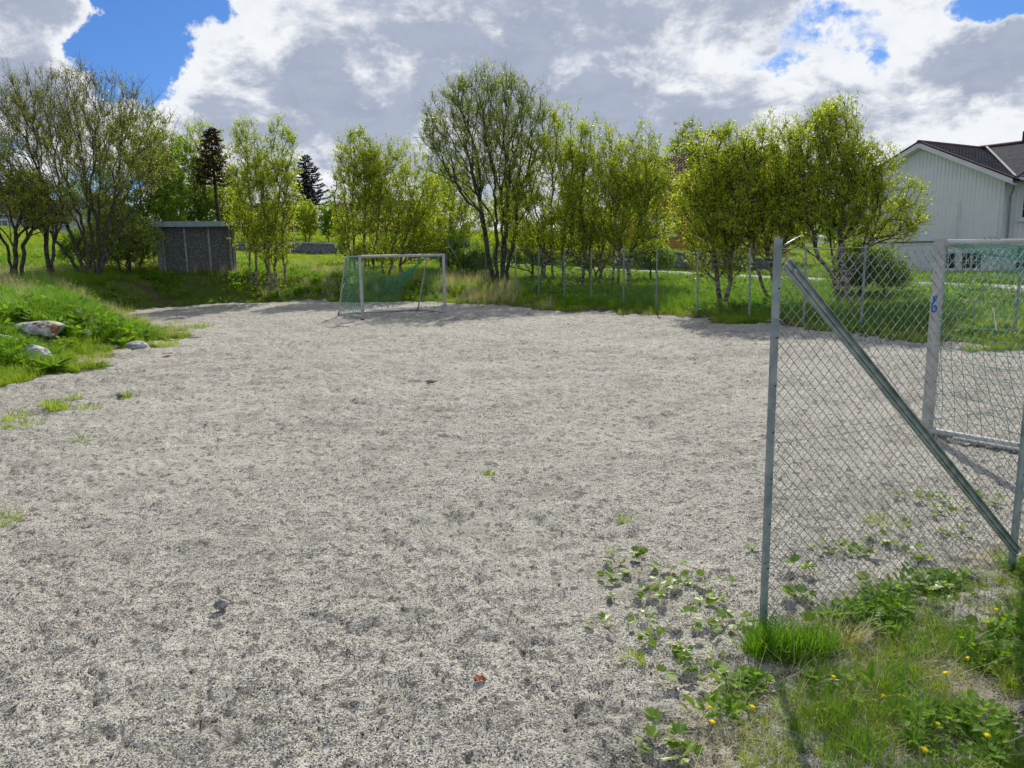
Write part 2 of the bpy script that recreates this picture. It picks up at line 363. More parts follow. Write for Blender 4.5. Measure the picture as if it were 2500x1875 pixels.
EDGE = [(-900, 1010), (0, 938), (72, 914), (185, 907), (205, 870), (289, 850), (376, 842), (440, 826), (356, 795), (289, 768), (318, 757), (405, 751), (463, 744), (600, 739), (830, 738), (1000, 735), (1094, 737), (1300, 751), (1500, 765), (1690, 777), (1835, 791), (2113, 815), (2300, 835), (2500, 858), (2750, 890)]
POLY = [G(*e)[:2] for e in EDGE]+[(20, 9), (22, -10), (-25, -12), (-25, 8)]
POLY = np.array(POLY)
def pdist(x, y, poly=POLY):           # signed distance, positive outside
    x = np.asarray(x, float); y = np.asarray(y, float); d = np.full(x.shape, 1e9); ins = np.zeros(x.shape, bool)
    n = len(poly)
    for i in range(n):
        a = poly[i]; b = poly[(i+1) % n]; ab = b-a; t = np.clip(((x-a[0])*ab[0]+(y-a[1])*ab[1])/(ab @ ab), 0, 1)
        d = np.minimum(d, np.hypot(x-a[0]-t*ab[0], y-a[1]-t*ab[1]))
        c = (a[1] > y) != (b[1] > y)
        with np.errstate(divide='ignore', invalid='ignore'):
            xi = (b[0]-a[0])*(y-a[1])/(b[1]-a[1])+a[0]
        ins ^= c & (x < xi)
    return np.where(ins, -d, d)
def sstep(t): t = np.clip(t, 0, 1); return t*t*(3-2*t)
ROADP = [(360, 69.0, 2.3), (575, 66.0, 2.25), (700, 64.8, 2.15), (851, 61.5, 1.95), (975, 59.2, 1.84), (1150, 56.2, 1.4), (1330, 52.5, 1.02), (1480, 47.6, .84), (1604, 43.6, .74), (1760, 39.4, .60), (1990, 34.0, .5), (2200, 30.3, .46), (2400, 27, .45), (2700, 22.8, .43), (3100, 18, .38)]
ROADX = np.array([((p-1250)/F0*d, d, z) for p, d, z in ROADP])
RHW = 1.75
def roaddist(x, y):
    d = np.full(np.shape(x), 1e9); z = np.zeros(np.shape(x))
    for a, b in zip(ROADX[:-1], ROADX[1:]):
        ab = b[:2]-a[:2]; t = np.clip(((x-a[0])*ab[0]+(y-a[1])*ab[1])/(ab @ ab), 0, 1)
        q = np.hypot(x-a[0]-t*ab[0], y-a[1]-t*ab[1]); m = q < d
        d = np.where(m, q, d); z = np.where(m, a[2]*(1-t)+b[2]*t, z)
    return d, z
def height(x, y):
    x = np.asarray(x, float); y = np.asarray(y, float)
    pd = pdist(x, y)
    far = np.hypot(x, y)
    fr = np.maximum(FRONT(x, y), -0.2)
    rd_, rz_ = roaddist(x, y); kr = 1-sstep((rd_-RHW-.1)/1.6); fr = fr*(1-kr)+(rz_-.05)*kr
    ramp = sstep(pd/2.6)
    u = np.where(y > 5, x/np.maximum(y, 5), 9); wd = np.interp(u, WU, WD)
    behind = sstep((y-wd)/0.35+.5)*(u > WU[0])*(u < WU[-1])*(y > 30)
    h = fr*ramp*(1-behind)+BACK(x, y)*behind
    h = h+ramp*(1-kr)*((vnoise(x, y, 1.7, 3)-.5)*.18+(vnoise(x, y, .5, 4)-.5)*.07)*np.clip(1.3-far/70, .15, 1)
    return h
def hz(x, y): return float(height(np.array([x]), np.array([y]))[0])

SOILP = np.array([G(*p)[:2] for p in [(1640, 2150), (1610, 1880), (1700, 1790), (1690, 1715), (1760, 1640), (1840, 1590), (1960, 1500), (2060, 1440), (2200, 1400), (2420, 1340), (2600, 1300), (3200, 1500), (3200, 2300)]])
def micro(x, y):
    f = 1.0
    m = (vnoise(x, y, .9, 1)-.5)*.024+(vnoise(x, y, .34, 2)-.5)*.026+(vnoise(x, y, .15, 5)-.5)*.026+(vnoise(x, y, .065, 6)-.5)*.018
    # scuffs and heel marks: small steps torn in the loose gravel
    dens = sstep((vnoise(x, y, 1.6, 27)-.15)/.5)
    for cell, amp, sd in ((.50, .020, 8), (.24, .022, 22), (.13, .016, 23)):
        ca, sa = math.cos(sd), math.sin(sd); u = x*ca+y*sa; v = -x*sa+y*ca
        a = vnoise(u, v, cell, sd)+(vnoise(u, v, cell*.35, sd+3)-.5)*.22
        m = m-amp*np.clip(1-np.abs(a-.5)/.07, 0, 1)*(.35+.65*dens)
    return m
th_f = np.radians(np.linspace(-42, 42, 600)); th_b = np.radians(np.linspace(42, 318, 60)[1:-1])
TH = np.concatenate([th_f, th_b])
rs = [0.25, .7, 1.2, 1.7, 2.1]
while rs[-1] < 42: rs.append(rs[-1]*1.0070)
while rs[-1] < 1500: rs.append(rs[-1]*(1.012 if rs[-1] < 90 else 1.12))
RS = np.array(rs)
rr, tt = np.meshgrid(RS, TH, indexing='ij'); gx = rr*np.sin(tt); gy = rr*np.cos(tt)
gz = height(gx, gy)
pd0 = pdist(gx, gy)
edge_n = (vnoise(gx, gy, .8, 12)-.5)*1.4+(vnoise(gx, gy, .25, 13)-.5)*.6
grav = 1-sstep((pd0+edge_n+.1)/.5+.5)
soil = 1-sstep((pdist(gx, gy, SOILP)+edge_n*.8)/.5+.5)
def litter(x, y):
    a = np.exp(-((y-33.2-.25*np.sin(x))/1.1)**2)*sstep((-13.5-x)/1.5)*.8*(x > -30)
    b = np.exp(-((pdist(x, y)-.7)/.7)**2)*sstep((x+4)/2)*.8
    c = np.exp(-(((x+1.2)/2.2)**2+((y-35.0)/2.2)**2))
    return np.clip(np.maximum(np.maximum(a, b), c)*(.6+.8*vnoise(x, y, .9, 71)), 0, 1)
lit = litter(gx, gy)
gz = gz+micro(gx, gy)*np.clip(grav, .35, 1)*np.clip(1.25-rr/60, 0, 1)*(1+np.clip((rr-6)/14, 0, 1.1))
nr, ntc = rr.shape
idx = np.arange(nr*ntc).reshape(nr, ntc)
nx = np.roll(idx, -1, axis=1)
Fq = np.stack([idx[:-1], idx[1:], nx[1:], nx[:-1]], axis=-1).reshape(-1, 4)
fm = grav.ravel()[Fq].mean(axis=1) > .5
V = np.stack([gx, gy, gz], -1).reshape(-1, 3)
def subground(name, faces, extra=None):
    used = np.unique(faces); mp = np.full(len(V), -1); mp[used] = np.arange(len(used))
    vv = V[used]; ff = [mp[faces]]
    if extra is not None:
        ff.append(np.array([[mp[i] for i in extra[k:k+3]] for k in range(0, len(extra), 3)]))
    me = np_mesh(name, vv, ff, True, {'gravel': grav.ravel()[used], 'soil': soil.ravel()[used], 'litter': lit.ravel()[used]})
    o = link(name, me, M['ground']); tag(o, kind='structure'); return o
subground('gravel_pitch', Fq[fm]); subground('grassy_ground', Fq[~fm])
del rr, tt, pd0, edge_n

# ------------------------------------------------------------------ road and retaining wall
def road():
    pts = ROADP
    q = []
    for (a, b) in zip(pts[:-1], pts[1:]):
        for i in range(10):
            t = i/10; q.append([a[k]*(1-t)+b[k]*t for k in range(3)])
    q.append(list(pts[-1])); V_ = []; 
    C = [Vector(((p-1250)/F0*d, d, 0)) for p, d, z in q]
    for i, (p, d, z) in enumerate(q):
        t = (C[min(i+1, len(C)-1)]-C[max(i-1, 0)]).normalized(); n = Vector((-t.y, t.x, 0))
        for s in (-RHW-.12, -RHW, RHW, RHW+.12):
            c = C[i]+n*s; V_.append((c.x, c.y, z+(.03 if abs(s) <= RHW else -.25)))
    n = len(q); F_ = [(i*4+j, i*4+j+1, (i+1)*4+j+1, (i+1)*4+j) for i in range(n-1) for j in range(3)]
    me = np_mesh('road', V_, [np.array(F_)], True); tag(link('road', me, M['asphalt']), kind='structure')
road()
def retaining():
    root = empty('retaining_wall', (0, 0, 0)); tag(root, 'long low dark stone retaining wall with pale coping along the far side of the road', 'wall')
    for k in range(len(WALLP)-1):
        (p0, d0), (p1, d1) = WALLP[k], WALLP[k+1]
        a = Vector(((p0-1250)/F0*d0, d0, 0)); b = Vector(((p1-1250)/F0*d1, d1, 0)); L = (b-a).length
        n = max(3, int(L/2.4))
        for i in range(n):
            q0 = a.lerp(b, i/n+.002); q1 = a.lerp(b, (i+1)/n-.002)
            zt0 = float(BACK(np.array([q0.x]), np.array([q0.y+.5]))[0])+.12; zt1 = float(BACK(np.array([q1.x]), np.array([q1.y+.5]))[0])+.12
            zb = min(hz(q0.x, q0.y-1.5), hz(q1.x, q1.y-1.5))-.4
            dn = Vector((0, .3, 0))
            MB().prism([(q0.x, q0.y-.15, zb), (q1.x, q1.y-.15, zb), (q1.x, q1.y-.15, zt1), (q0.x, q0.y-.15, zt0)], dn).build('stone_panel', M['retwall'], root)
            MB().prism([(q0.x, q0.y-.2, zt0+.004), (q1.x, q1.y-.2, zt1+.004), (q1.x, q1.y-.2, zt1+.09), (q0.x, q0.y-.2, zt0+.09)], (0, .4, 0)).build('coping_stone', M['cap'], root)
retaining()

# ------------------------------------------------------------------ chain link fences
def chain_mesh(name, w, h, dia, r, sides):
    p = dia/2; nw = int(round(w/p)); p = w/nw; nk = int(h/p)
    k = np.arange(nk+1); segs_a = []; segs_b = []
    jit = RNG.normal(0, .0012, (nw+1, nk+1, 2))
    bow = lambda x, z: .012*np.sin(x*2.3)*np.sin(z*1.7)
    for i in range(nw):
        left = (k % 2) == (i % 2); x = np.where(left, i*p, (i+1)*p)
        j = np.where(left, i, i+1)
        y = np.where(left, -r, r)+bow(x, k*p)
        pts = np.stack([x+jit[j, k, 0]+np.where(left, -r*.6, r*.6), y, k*p+jit[j, k, 1]], -1)
        segs_a.append(pts[:-1]); segs_b.append(pts[1:])
    return seg_mesh(name, np.concatenate(segs_a), np.concatenate(segs_b), r, r, sides)
def seg_arrays(A, B, ra, rb, sides):
    A = np.asarray(A, float); B = np.asarray(B, float); n = len(A)
    ra = np.broadcast_to(ra, (n,)); rb = np.broadcast_to(rb, (n,))
    d = B-A; d /= np.maximum(np.linalg.norm(d, axis=1, keepdims=True), 1e-9)
    ref = np.where(np.abs(d[:, 2:3]) < .9, [[0, 0, 1.]], [[1., 0, 0]])
    u = np.cross(d, ref); u /= np.linalg.norm(u, axis=1, keepdims=True); v = np.cross(d, u)
    t = 2*np.pi*np.arange(sides)/sides; c = np.cos(t)[None, :, None]; s = np.sin(t)[None, :, None]
    ring = u[:, None]*c+v[:, None]*s
    VA = A[:, None]+ring*ra[:, None, None]; VB = B[:, None]+ring*rb[:, None, None]
    VV = np.concatenate([VA, VB], axis=1).reshape(-1, 3)
    base = (np.arange(n)*2*sides)[:, None]; j = np.arange(sides)[None]; j2 = (j+1) % sides
    FF = np.stack([base+j, base+j2, base+sides+j2, base+sides+j], -1).reshape(-1, 4)
    rad = np.repeat(np.stack([ra, rb], 1), sides, axis=1).ravel()
    return VV, FF, rad
def seg_mesh(name, A, B, ra, rb, sides):
    VV, FF, _ = seg_arrays(A, B, ra, rb, sides); return np_mesh(name, VV, [FF], True)

def near_fence():
    b1 = G(1856, 1552); b2 = G(2462, 1392); root = empty('near_fence', (b1.x, b1.y, 0)); d = (b2-b1); ang = math.atan2(d.y, d.x); L = d.length
    root.rotation_euler = (0, 0, ang)
    tag(root, 'galvanised chain link fence panel in the right foreground with a diagonal brace', 'fence')
    Hh = 1.985
    def post(x, w=.034, lean=0.0):
        prof = [(-w/2, -.006), (w/2, -.006), (w/2, .012), (w/2-.004, .012), (w/2-.004, -.002), (-w/2+.004, -.002), (-w/2+.004, .012), (-w/2, .012)]
        m = MB(); m.prism([(x+a, b-.02, -.3) for a, b in prof], (lean, 0, Hh+.3)); o = m.build('post', M['galv'], root)
        for k in range(9):
            z = .14+k*.23; xx = x+lean*(z+.3)/(Hh+.3)+w*.22
            MB().tube([(xx, -.0265, z), (xx, -.0295, z)], .0045, 6).build('bolt_hole', M['dark'], o)
        return o
    post(0, lean=.0); post(L, .046); post(2*L, .046)
    # angle iron brace from the top of one post to the foot of the next
    m = MB(); a = Vector((.02, -.045, Hh-.12)); b = Vector((L-.01, -.045, .13)); dd = (b-a); n_ = Vector((-dd.z, 0, dd.x)).normalized()
    if n_.z < 0: n_ = -n_
    w = .054
    sec = [(-w/2, -.020), (-w/2+.004, -.020), (-w/2+.006, -.004), (-.008, -.004), (-.004, -.012), (.004, -.012), (.008, -.004), (w/2-.006, -.004), (w/2-.004, -.020), (w/2, -.020), (w/2, .0), (-w/2, .0)]
    br = m.prism([a+n_*s+Vector((0, q, 0)) for s, q in sec], dd).build('brace', M['galv_dull'], root)
    for c in (a+dd*.02, a+dd*.985):
        MB().tube([c+Vector((0, -.03, 0)), c+Vector((0, -.012, 0))], .011, 6).build('bolt', M['galv'], br)
    me = chain_mesh('wire_mesh', L, 1.90, .058, .00165, 5)
    for k in range(2):
        o = link('wire_mesh', me, M['wire'], root); o.location = (k*L, .0, .03)
    for nm, z, sg in (('tension_wire', 1.935, 0.0), ('tension_wire', .03, .0), ('tension_wire', 1.0, 0.0)):
        pts = [(x*L/6, .006, z-.006*math.sin(x*1.3)) for x in range(13)]
        MB().tube(pts, .0021, 5).build(nm, M['wire'], root, True)
    MB().tube([(.0, .01, 1.955), (.035, -.02, 1.95), (.09, -.02, 1.975), (.14, -.01, 1.99)], .0013, 4).build('wire_end', M['wire'], root)
    for z in (1.94, 1.6, 1.2, .8, .4):
        MB().tube([(-.026, -.03, z), (.026, -.03, z+.004), (.04, 0, z), (-.026, .012, z)], .0016, 4).build('wire_tie', M['wire'], root)
    m = MB(); m.tube([(.02, -.03, .09), (.05, -.05, .06), (.07, -.03, .1), (.04, -.03, .12), (.09, -.04, .05)], .003, 5)
    tag(m.build('string_scrap', M['net']), 'scrap of teal string tied at the foot of the leftmost near fence post', 'string').matrix_world = Matrix.Translation((b1.x, b1.y, 0)) @ Matrix.Rotation(ang, 4, 'Z')
near_fence()

def far_fence():
    px = [(1090, 610, 703), (1135, 606, 702), (1186, 612, 714), (1257, 612, 728), (1314, 616, 736), (1377, 618, 740), (1443, 616, 745), (1523, 612, 757), (1604, 612, 759), (1705, 613, 774), (1835, 609, 784), (1970, 607, 791), (2113, 607, 807)]
    Ys = [39.0, 38.0, 35.5, 32.6, 30.6, 29.2, 27.6, 25.9, 24.4, 22.6, 20.7, 19.2, 17.9]
    X = [Vector(((p[0]-1250)/F0*y*1.0, y, 0)) for p, y in zip(px, Ys)]
    # depth-true lateral position
    X = [Vector((P(p[0], 620, y).x, y, 0)) for p, y in zip(px, Ys)]
    dd = (X[-1]-X[-3])/2
    for k in range(1, 5): X.append(X[-1]+dd)
    root = empty('perimeter_fence', (X[5].x, X[5].y, 0)); tag(root, 'long chain link fence with thin posts along the far right edge of the gravel', 'fence')
    org = root.location.copy()
    me = chain_mesh('wire_mesh', 2.0, 1.9, .085, .0016, 3); zs = []
    for v in X: zs.append(hz(v.x, v.y)-.02)
    pm = MB(); pm.box(-.022, .022, -.016, .016, -.3, 2.0); pmesh = pm.mesh('post')
    for v, z in zip(X, zs):
        o = link('post', pmesh, M['galv'], root); o.location = (v.x-org.x, v.y-org.y, z)
        o.rotation_euler = (R(random.uniform(-1, 1)), R(random.uniform(-.8, .8)), -1)
    for i in range(len(X)-1):
        a, b = X[i], X[i+1]; d = b-a; L = d.length; ang = math.atan2(d.y, d.x)
        o = link('wire_mesh', me, M['farwire'], root); o.location = (a.x-org.x, a.y-org.y, zs[i]+.03)
        sl = (zs[i+1]-zs[i])/L
        o.rotation_euler = (0, -math.atan(sl), ang); o.scale = (L/2.0, 1, 1)
        m = MB(); m.tube([(a.x-org.x, a.y-org.y, zs[i]+1.94), ((a.x+b.x)/2-org.x, (a.y+b.y)/2-org.y, (zs[i]+zs[i+1])/2+1.93), (b.x-org.x, b.y-org.y, zs[i+1]+1.94)], .004, 4); m.build('top_wire', M['farwire'], root)
    a = X[0]-org; b = X[1]-org
    MB().tube([(a.x, a.y-.04, zs[0]+1.9), (b.x, b.y-.04, zs[1]+.25)], .028, 5).build('brace', M['galv'], root)
    return X
FENCE = far_fence()

# ------------------------------------------------------------------ goals
def net_lines(m, Pf, nu, nv, r, us=(0, 1), vs=(0, 1), sub=3, jit=0.0, hide=None):
    A = []; B = []
    def run(f, n):
        pts = [f(i/n) for i in range(n+1)]
        for p, q in zip(pts[:-1], pts[1:]):
            if hide and hide(p): continue
            A.append(p); B.append(q)
    for i in range(nu+1):
        u = us[0]+(us[1]-us[0])*i/nu; run(lambda t: Pf(u, vs[0]+(vs[1]-vs[0])*t), nv*sub//2)
    for j in range(nv+1):
        v = vs[0]+(vs[1]-vs[0])*j/nv; run(lambda t: Pf(us[0]+(us[1]-us[0])*t, v), nu*sub//2)
    m[0].append(np.array(A)); m[1].append(np.array(B))
def goal(label, loc, ang, near):
    """local x along the goal line, +y towards the back of the goal"""
    g = empty('football_goal', loc, ang); tag(g, label, 'goal')
    Wd, Hh, D0, D1, rp = 3.0, 2.0, 1.95, 1.1, .045
    def rbox(p, q, w, d, name, cap=0):
        p = Vector(p); q = Vector(q); ax = (q-p).normalized()
        a = Vector((0, 1, 0)) if abs(ax.y) < .9 else Vector((1, 0, 0)); a = (a-ax*a.dot(ax)).normalized(); b = ax.cross(a)
        pr = []
        for k in range(20):
            t = 2*math.pi*k/20; c, s = math.cos(t), math.sin(t); e = .62
            pr.append(p+a*(w*math.copysign(abs(c)**e, c))+b*(d*math.copysign(abs(s)**e, s)))
        m = MB(); m.prism(pr, q-p); return m.build(name, M['alu'], g, True)
    for s in (0, 1):
        x = s*Wd
        pst = rbox((x, 0, -.02), (x, 0, Hh), .052, .045, 'post')
        MB().box(x-.046, x+.046, -.056, .056, -.03, .015).build('foot_cap', M['dark'], pst)
        MB().tube([(x, .03, .05), (x, D0, .05)], .038, 12).build('side_base_bar', M['alu'], g, True)
        MB().tube([(x, .03, Hh-.04), (x, D1, Hh-.04)], .018, 8).build('top_side_bar', M['alu'], g, True)
        MB().tube([(x, D1, Hh-.04), (x, D0, .06)], .026 if not near else .022, 8).build('rear_stanchion', M['alu'], g, True)
        MB().tube([(x, D0-.02, .0), (x, D0-.02, .1)], .045, 8).build('corner_cap', M['dark'], g, True)
    rbox((-.045, 0, Hh-.05), (Wd+.045, 0, Hh-.05), .052, .045, 'crossbar')
    MB().tube([(0, D0, .05), (Wd, D0, .05)], .04, 12).build('rear_base_bar', M['alu'], g, True)
    if near:
        MB().tube([(-.06, .30, .03), (-.075, .34, .035), (-.075, 1.9, .035)], .02, 8).build('ballast_rail', M['alu'], g, True)
        MB().tube([(Wd+.06, .30, .03), (Wd+.075, .34, .035), (Wd+.075, 1.9, .035)], .02, 8).build('ballast_rail', M['alu'], g, True)
    S = ([], []); r = .0026 if near else .0036
    def side(x):
        def f(u, v):                      # u depth, v height
            zt = Hh-.07-.05*math.sin(math.pi*u); yb = D0; yt = D1
            y = u*(yb+(yt-yb)*v); z = .06+v*(zt-.06)
            bul = .07*math.sin(math.pi*u)*math.sin(math.pi*v)
            return (x+(bul if x else -bul)+.012*math.sin(9*v+5*u), y+.012*math.sin(11*v), z+.014*math.sin(8*u+3*v))
        return f
    net_lines(S, side(0), 15, 15, r)
    if not near:
        net_lines(S, side(Wd), 7, 15, r)
    xl = {0: 0, 1: Wd}
    if near:
        def back(u, v):
            x = u*Wd; y = D1+(D0-D1)*(1-v)+.15*math.sin(math.pi*u)*math.sin(math.pi*v); return (x, y, .06+v*(Hh-.14-.35*math.sin(math.pi*u)**.8))
        def roof(u, v):                  # slack roof net hanging in folds behind the crossbar
            y = .02+v*D1; return (u*Wd, y, Hh-.03-.34*math.sin(math.pi*v)*math.sin(math.pi*min(1, u*1.6+.05))-.05*math.sin(14*u))
        net_lines(S, back, 26, 15, r); net_lines(S, roof, 28, 8, r)
        # bunched folds of spare net hooked under the crossbar
        for k in range(34):
            a0 = .05+(k % 14)*.012; pts = [(a0+t*(1.9+.05*k), .02+.03*k+.10*t, Hh-.06-(.12+.0105*k)*math.sin(min(1, t*1.2)*math.pi*.72)**1.4-.01*math.sin(t*30+k)) for t in np.linspace(0, 1, 16)]
            S[0].append(np.array(pts[:-1])); S[1].append(np.array(pts[1:]))
    else:
        def back(u, v):                  # torn loose on the right: gathers up into the top corner
            right = Vector((Wd*(.72+.28*v**.8), D0+(D1-D0)*v, .06+(Hh-.14)*(v**.55 if v > 0 else 0)))
            left = Vector((0, D0+(D1-D0)*v, .06+v*(Hh-.14)))
            p = left.lerp(right, u)
            p.z -= (.62*v**1.2)*math.sin(math.pi*u**1.15)**1.3*1.0
            p.y += .12*math.sin(math.pi*u)*math.sin(math.pi*v)
            p.z += .012*math.sin(u*20+v*7)
            return tuple(p)
        net_lines(S, back, 26, 20, r)
        # the gathered edge
        for k in range(10):
            pts = [Vector(back(1-.012*k-.02*(1-v), v))+Vector((.01*math.sin(k), 0, .01*math.cos(k*2))) for v in np.linspace(.25, 1, 14)]
            pts = [tuple(p) for p in pts]; S[0].append(np.array(pts[:-1])); S[1].append(np.array(pts[1:]))
        # cord laced round the rear bar
    A = []; B = []
    for k in range(60):
        t0 = k/60*Wd; t1 = (k+1)/60*Wd; c = .048
        A.append((t0, D0+c*math.sin(k*1.9), .05+c*math.cos(k*1.9))); B.append((t1, D0+c*math.sin((k+1)*1.9), .05+c*math.cos((k+1)*1.9)))
    for k in range(26):
        t0 = .08+k/26*(D0-.1); t1 = .08+(k+1)/26*(D0-.1); c = .044
        A.append((c*math.sin(k*2.2), t0, .05+c*math.cos(k*2.2))); B.append((c*math.sin((k+1)*2.2), t1, .05+c*math.cos((k+1)*2.2)))
    for k in range(40):                   # lacing up the post
        z0 = .1+k/40*1.82; z1 = .1+(k+1)/40*1.82
        A.append((.03+.025*math.sin(k*2.0), .058, z0)); B.append((.03+.025*math.sin((k+1)*2.0), .058, z1))
    S[0].append(np.array(A)); S[1].append(np.array(B))
    o = link('net', seg_mesh('net', np.concatenate(S[0]), np.concatenate(S[1]), r, r, 4), M['net'], g)
    o['label'] = 'green cord net with square meshes' if near else 'green cord net sagging loose on its right'
    # white spare net hooks caught in the side net
    for (y_, z_, dy, dz_) in ((.55, 1.12, .0, .2), (1.15, 1.12, .14, -.16)) if not near else ((.55, 1.35, .05, -.22), (1.25, 1.5, .0, -.3), (.7, .95, .16, -.1)):
        MB().tube([(-.06, y_, z_), (-.07, y_+dy*.6, z_+dz_*.5), (-.06, y_+dy, z_+dz_)], .006 if near else .01, 5).build('white_cord', M['whitetrim'], g, True)
    return g
g1 = G(886, 779); g2 = G(1090, 765)
goal('small aluminium football goal with sagging green net at the far end of the pitch', (g1.x, g1.y, 0), math.atan2(g2.y-g1.y, g2.x-g1.x), False)
GA = math.atan2(g2.y-g1.y, g2.x-g1.x)
# ... the near goal looks the other way: its back is turned to the camera
n1_ = G(2262, 1062); wdir = Vector((math.cos(GA), math.sin(GA), 0))
ng = goal('aluminium football goal seen from behind beyond the near fence', (n1_.x, n1_.y, 0), GA, True)
for ch in ng.children:                    # mirror the depth so that +y runs towards the camera
    ch.data.transform(Matrix.Diagonal((1, -1, 1, 1))); ch.data.flip_normals()
    for c2 in ch.children: c2.data.transform(Matrix.Diagonal((1, -1, 1, 1))); c2.data.flip_normals()
def blue_mark():
    # hand painted blue figure on the post, a 6 under a small flag-like stroke
    m = MB(); pts = []
    for t in np.linspace(0, 1, 20):
        a = R(120)+t*R(340); pts.append((.026*math.cos(a), .031*math.sin(a)))
    body = [(-.004, .085), (-.018, .05), (-.026, .02)]+pts
    w = .0085
    def ribbon(pl):
        for (a, b) in zip(pl[:-1], pl[1:]):
            d = Vector((b[0]-a[0], b[1]-a[1])); 
            if d.length < 1e-6: continue
            d.normalize(); n = Vector((-d.y, d.x))*w; d = d*w*.5
            q = [(a[0]-d.x+n.x, a[1]-d.y+n.y), (b[0]+d.x+n.x, b[1]+d.y+n.y), (b[0]+d.x-n.x, b[1]+d.y-n.y), (a[0]-d.x-n.x, a[1]-d.y-n.y)]
            m.add([(x, 0, y) for x, y in q], [(0, 1, 2, 3)])
    ribbon(body); ribbon([(-.014, .118), (.016, .125)]); ribbon([(-.012, .12), (.0, .08)]); ribbon([(.016, .124), (.004, .075)])
    for i, v in enumerate(m.V): v[:, 1] += -.0003*i
    blue = surf('blue_marker_paint', (.0, .08, .42), (.01, .12, .5), 20, .5)
    o = m.build('painted_number', blue, ng); o.location = (-.0475, -.004, 1.31); o.rotation_euler = (0, 0, R(-90))
    o['label'] = 'hand painted blue number 6 on the post'
blue_mark()

# ------------------------------------------------------------------ shed
def shed():
    Y = 36.0; a = P(402, 677, Y); b = P(572, 677, Y+.95); root = empty('garden_shed', (a.x, a.y, a.z), math.atan2(b.y-a.y, b.x-a.x))
    tag(root, 'small flat roofed concrete shed with three pebble panels and grey metal fascia', 'shed')
    L = (b-a).length; Hh = 2.36; D = 2.4; s = 37.5
    xs = [0, L*.335, L*.675, L]
    MB().box(-.02, L+.02, .06, D, -.4, Hh).build('wall', M['concrete'], root)
    for i in range(3):
        x0, x1 = xs[i]+.10, xs[i+1]-.07
        MB().box(x0, x1, .022, .075, .10, Hh-.07).build('pebble_panel', M['aggregate'], root)
    for i, x in enumerate(xs):
        MB().box(x-.055+(0.06 if i == 0 else 0)-(.06 if i == 3 else 0), x+.05+(0.06 if i == 0 else 0)-(.06 if i == 3 else 0), -.035, .058, -.3, Hh).build('frame_post', M['concrete'], root)
        if 0 < i < 4: MB().box(x+.052-(.06 if i == 3 else 0), x+.068-(.06 if i == 3 else 0), -.01, .058, -.3, Hh-.02).build('joint_gap', M['dark'], root)
    MB().box(.08, L-.08, -.012, .058, .0, .09).build('bottom_rail', M['concrete'], root)
    MB().box(-.22, -.025, .0, .30, -.4, Hh).build('corner_post', M['concrete'], root)
    MB().box(L+.025, L+.16, .0, .30, -.4, Hh).build('corner_post', M['concrete'], root)
    MB().box(-.48, L+.40, -.30, D+.2, Hh+.003, Hh+.10).build('roof_slab', M['dark'], root)
    MB().box(-.52, L+.44, -.345, -.303, Hh-.05, Hh+.20).build('fascia', M['fascia'], root)
    MB().box(-.55, -.521, -.33, D+.2, Hh-.05, Hh+.19).build('fascia', M['fascia'], root)
    MB().box(L+.441, L+.47, -.33, D+.2, Hh-.05, Hh+.19).build('fascia', M['fascia'], root)
    for x in (-.4, L*.45, L*.7, L+.3): MB().tube([(x, -.352, Hh), (x, -.345, Hh)], .02, 6).build('screw', M['dark'], root)
shed()

# ------------------------------------------------------------------ houses
def frame_empty(name, a, ang, z): return empty(name, (a.x, a.y, z), ang)
def window(root, x0, x1, z0, z1, y, cols, rows, fw=.06, trim=.1, casements=1):
    w = MB(); w.box(x0-trim, x0, y-.05, y-.003, z0-trim, z1+trim); w.box(x1, x1+trim, y-.05, y-.003, z0-trim, z1+trim)
    w.box(x0, x1, y-.05, y-.003, z1, z1+trim); w.box(x0, x1, y-.05, y-.003, z0-trim, z0)
    o = w.build('window', M['whitetrim'], root)
    MB().box(x0, x1, y-.012, y-.006, z0, z1).build('pane', M['glass'], o)
    b = MB(); n = casements
    for k in range(n):
        xa = x0+(x1-x0)*k/n; xb = x0+(x1-x0)*(k+1)/n
        b.box(xa, xa+fw, y-.04, y-.014, z0, z1); b.box(xb-fw, xb-.002, y-.04, y-.014, z0, z1)
        b.box(xa+fw, xb-fw, y-.04, y-.014, z0, z0+fw); b.box(xa+fw, xb-fw, y-.04, y-.014, z1-fw, z1)
        for c in range(1, cols): x = xa+(xb-xa)*c/cols; b.box(x-.014, x+.014, y-.034, y-.013, z0+fw, z1-fw)
        for r_ in range(1, rows): z = z0+(z1-z0)*r_/rows; b.box(xa+fw, xb-fw, y-.032, y-.0135, z-.014, z+.014)
    b.build('window_frame', M['whitetrim'], o)
    MB().box(x0-trim-.03, x1+trim+.03, y-.13, y-.052, z0-trim-.05, z0-trim+.01).build('window_sill', M['whitetrim'], o)
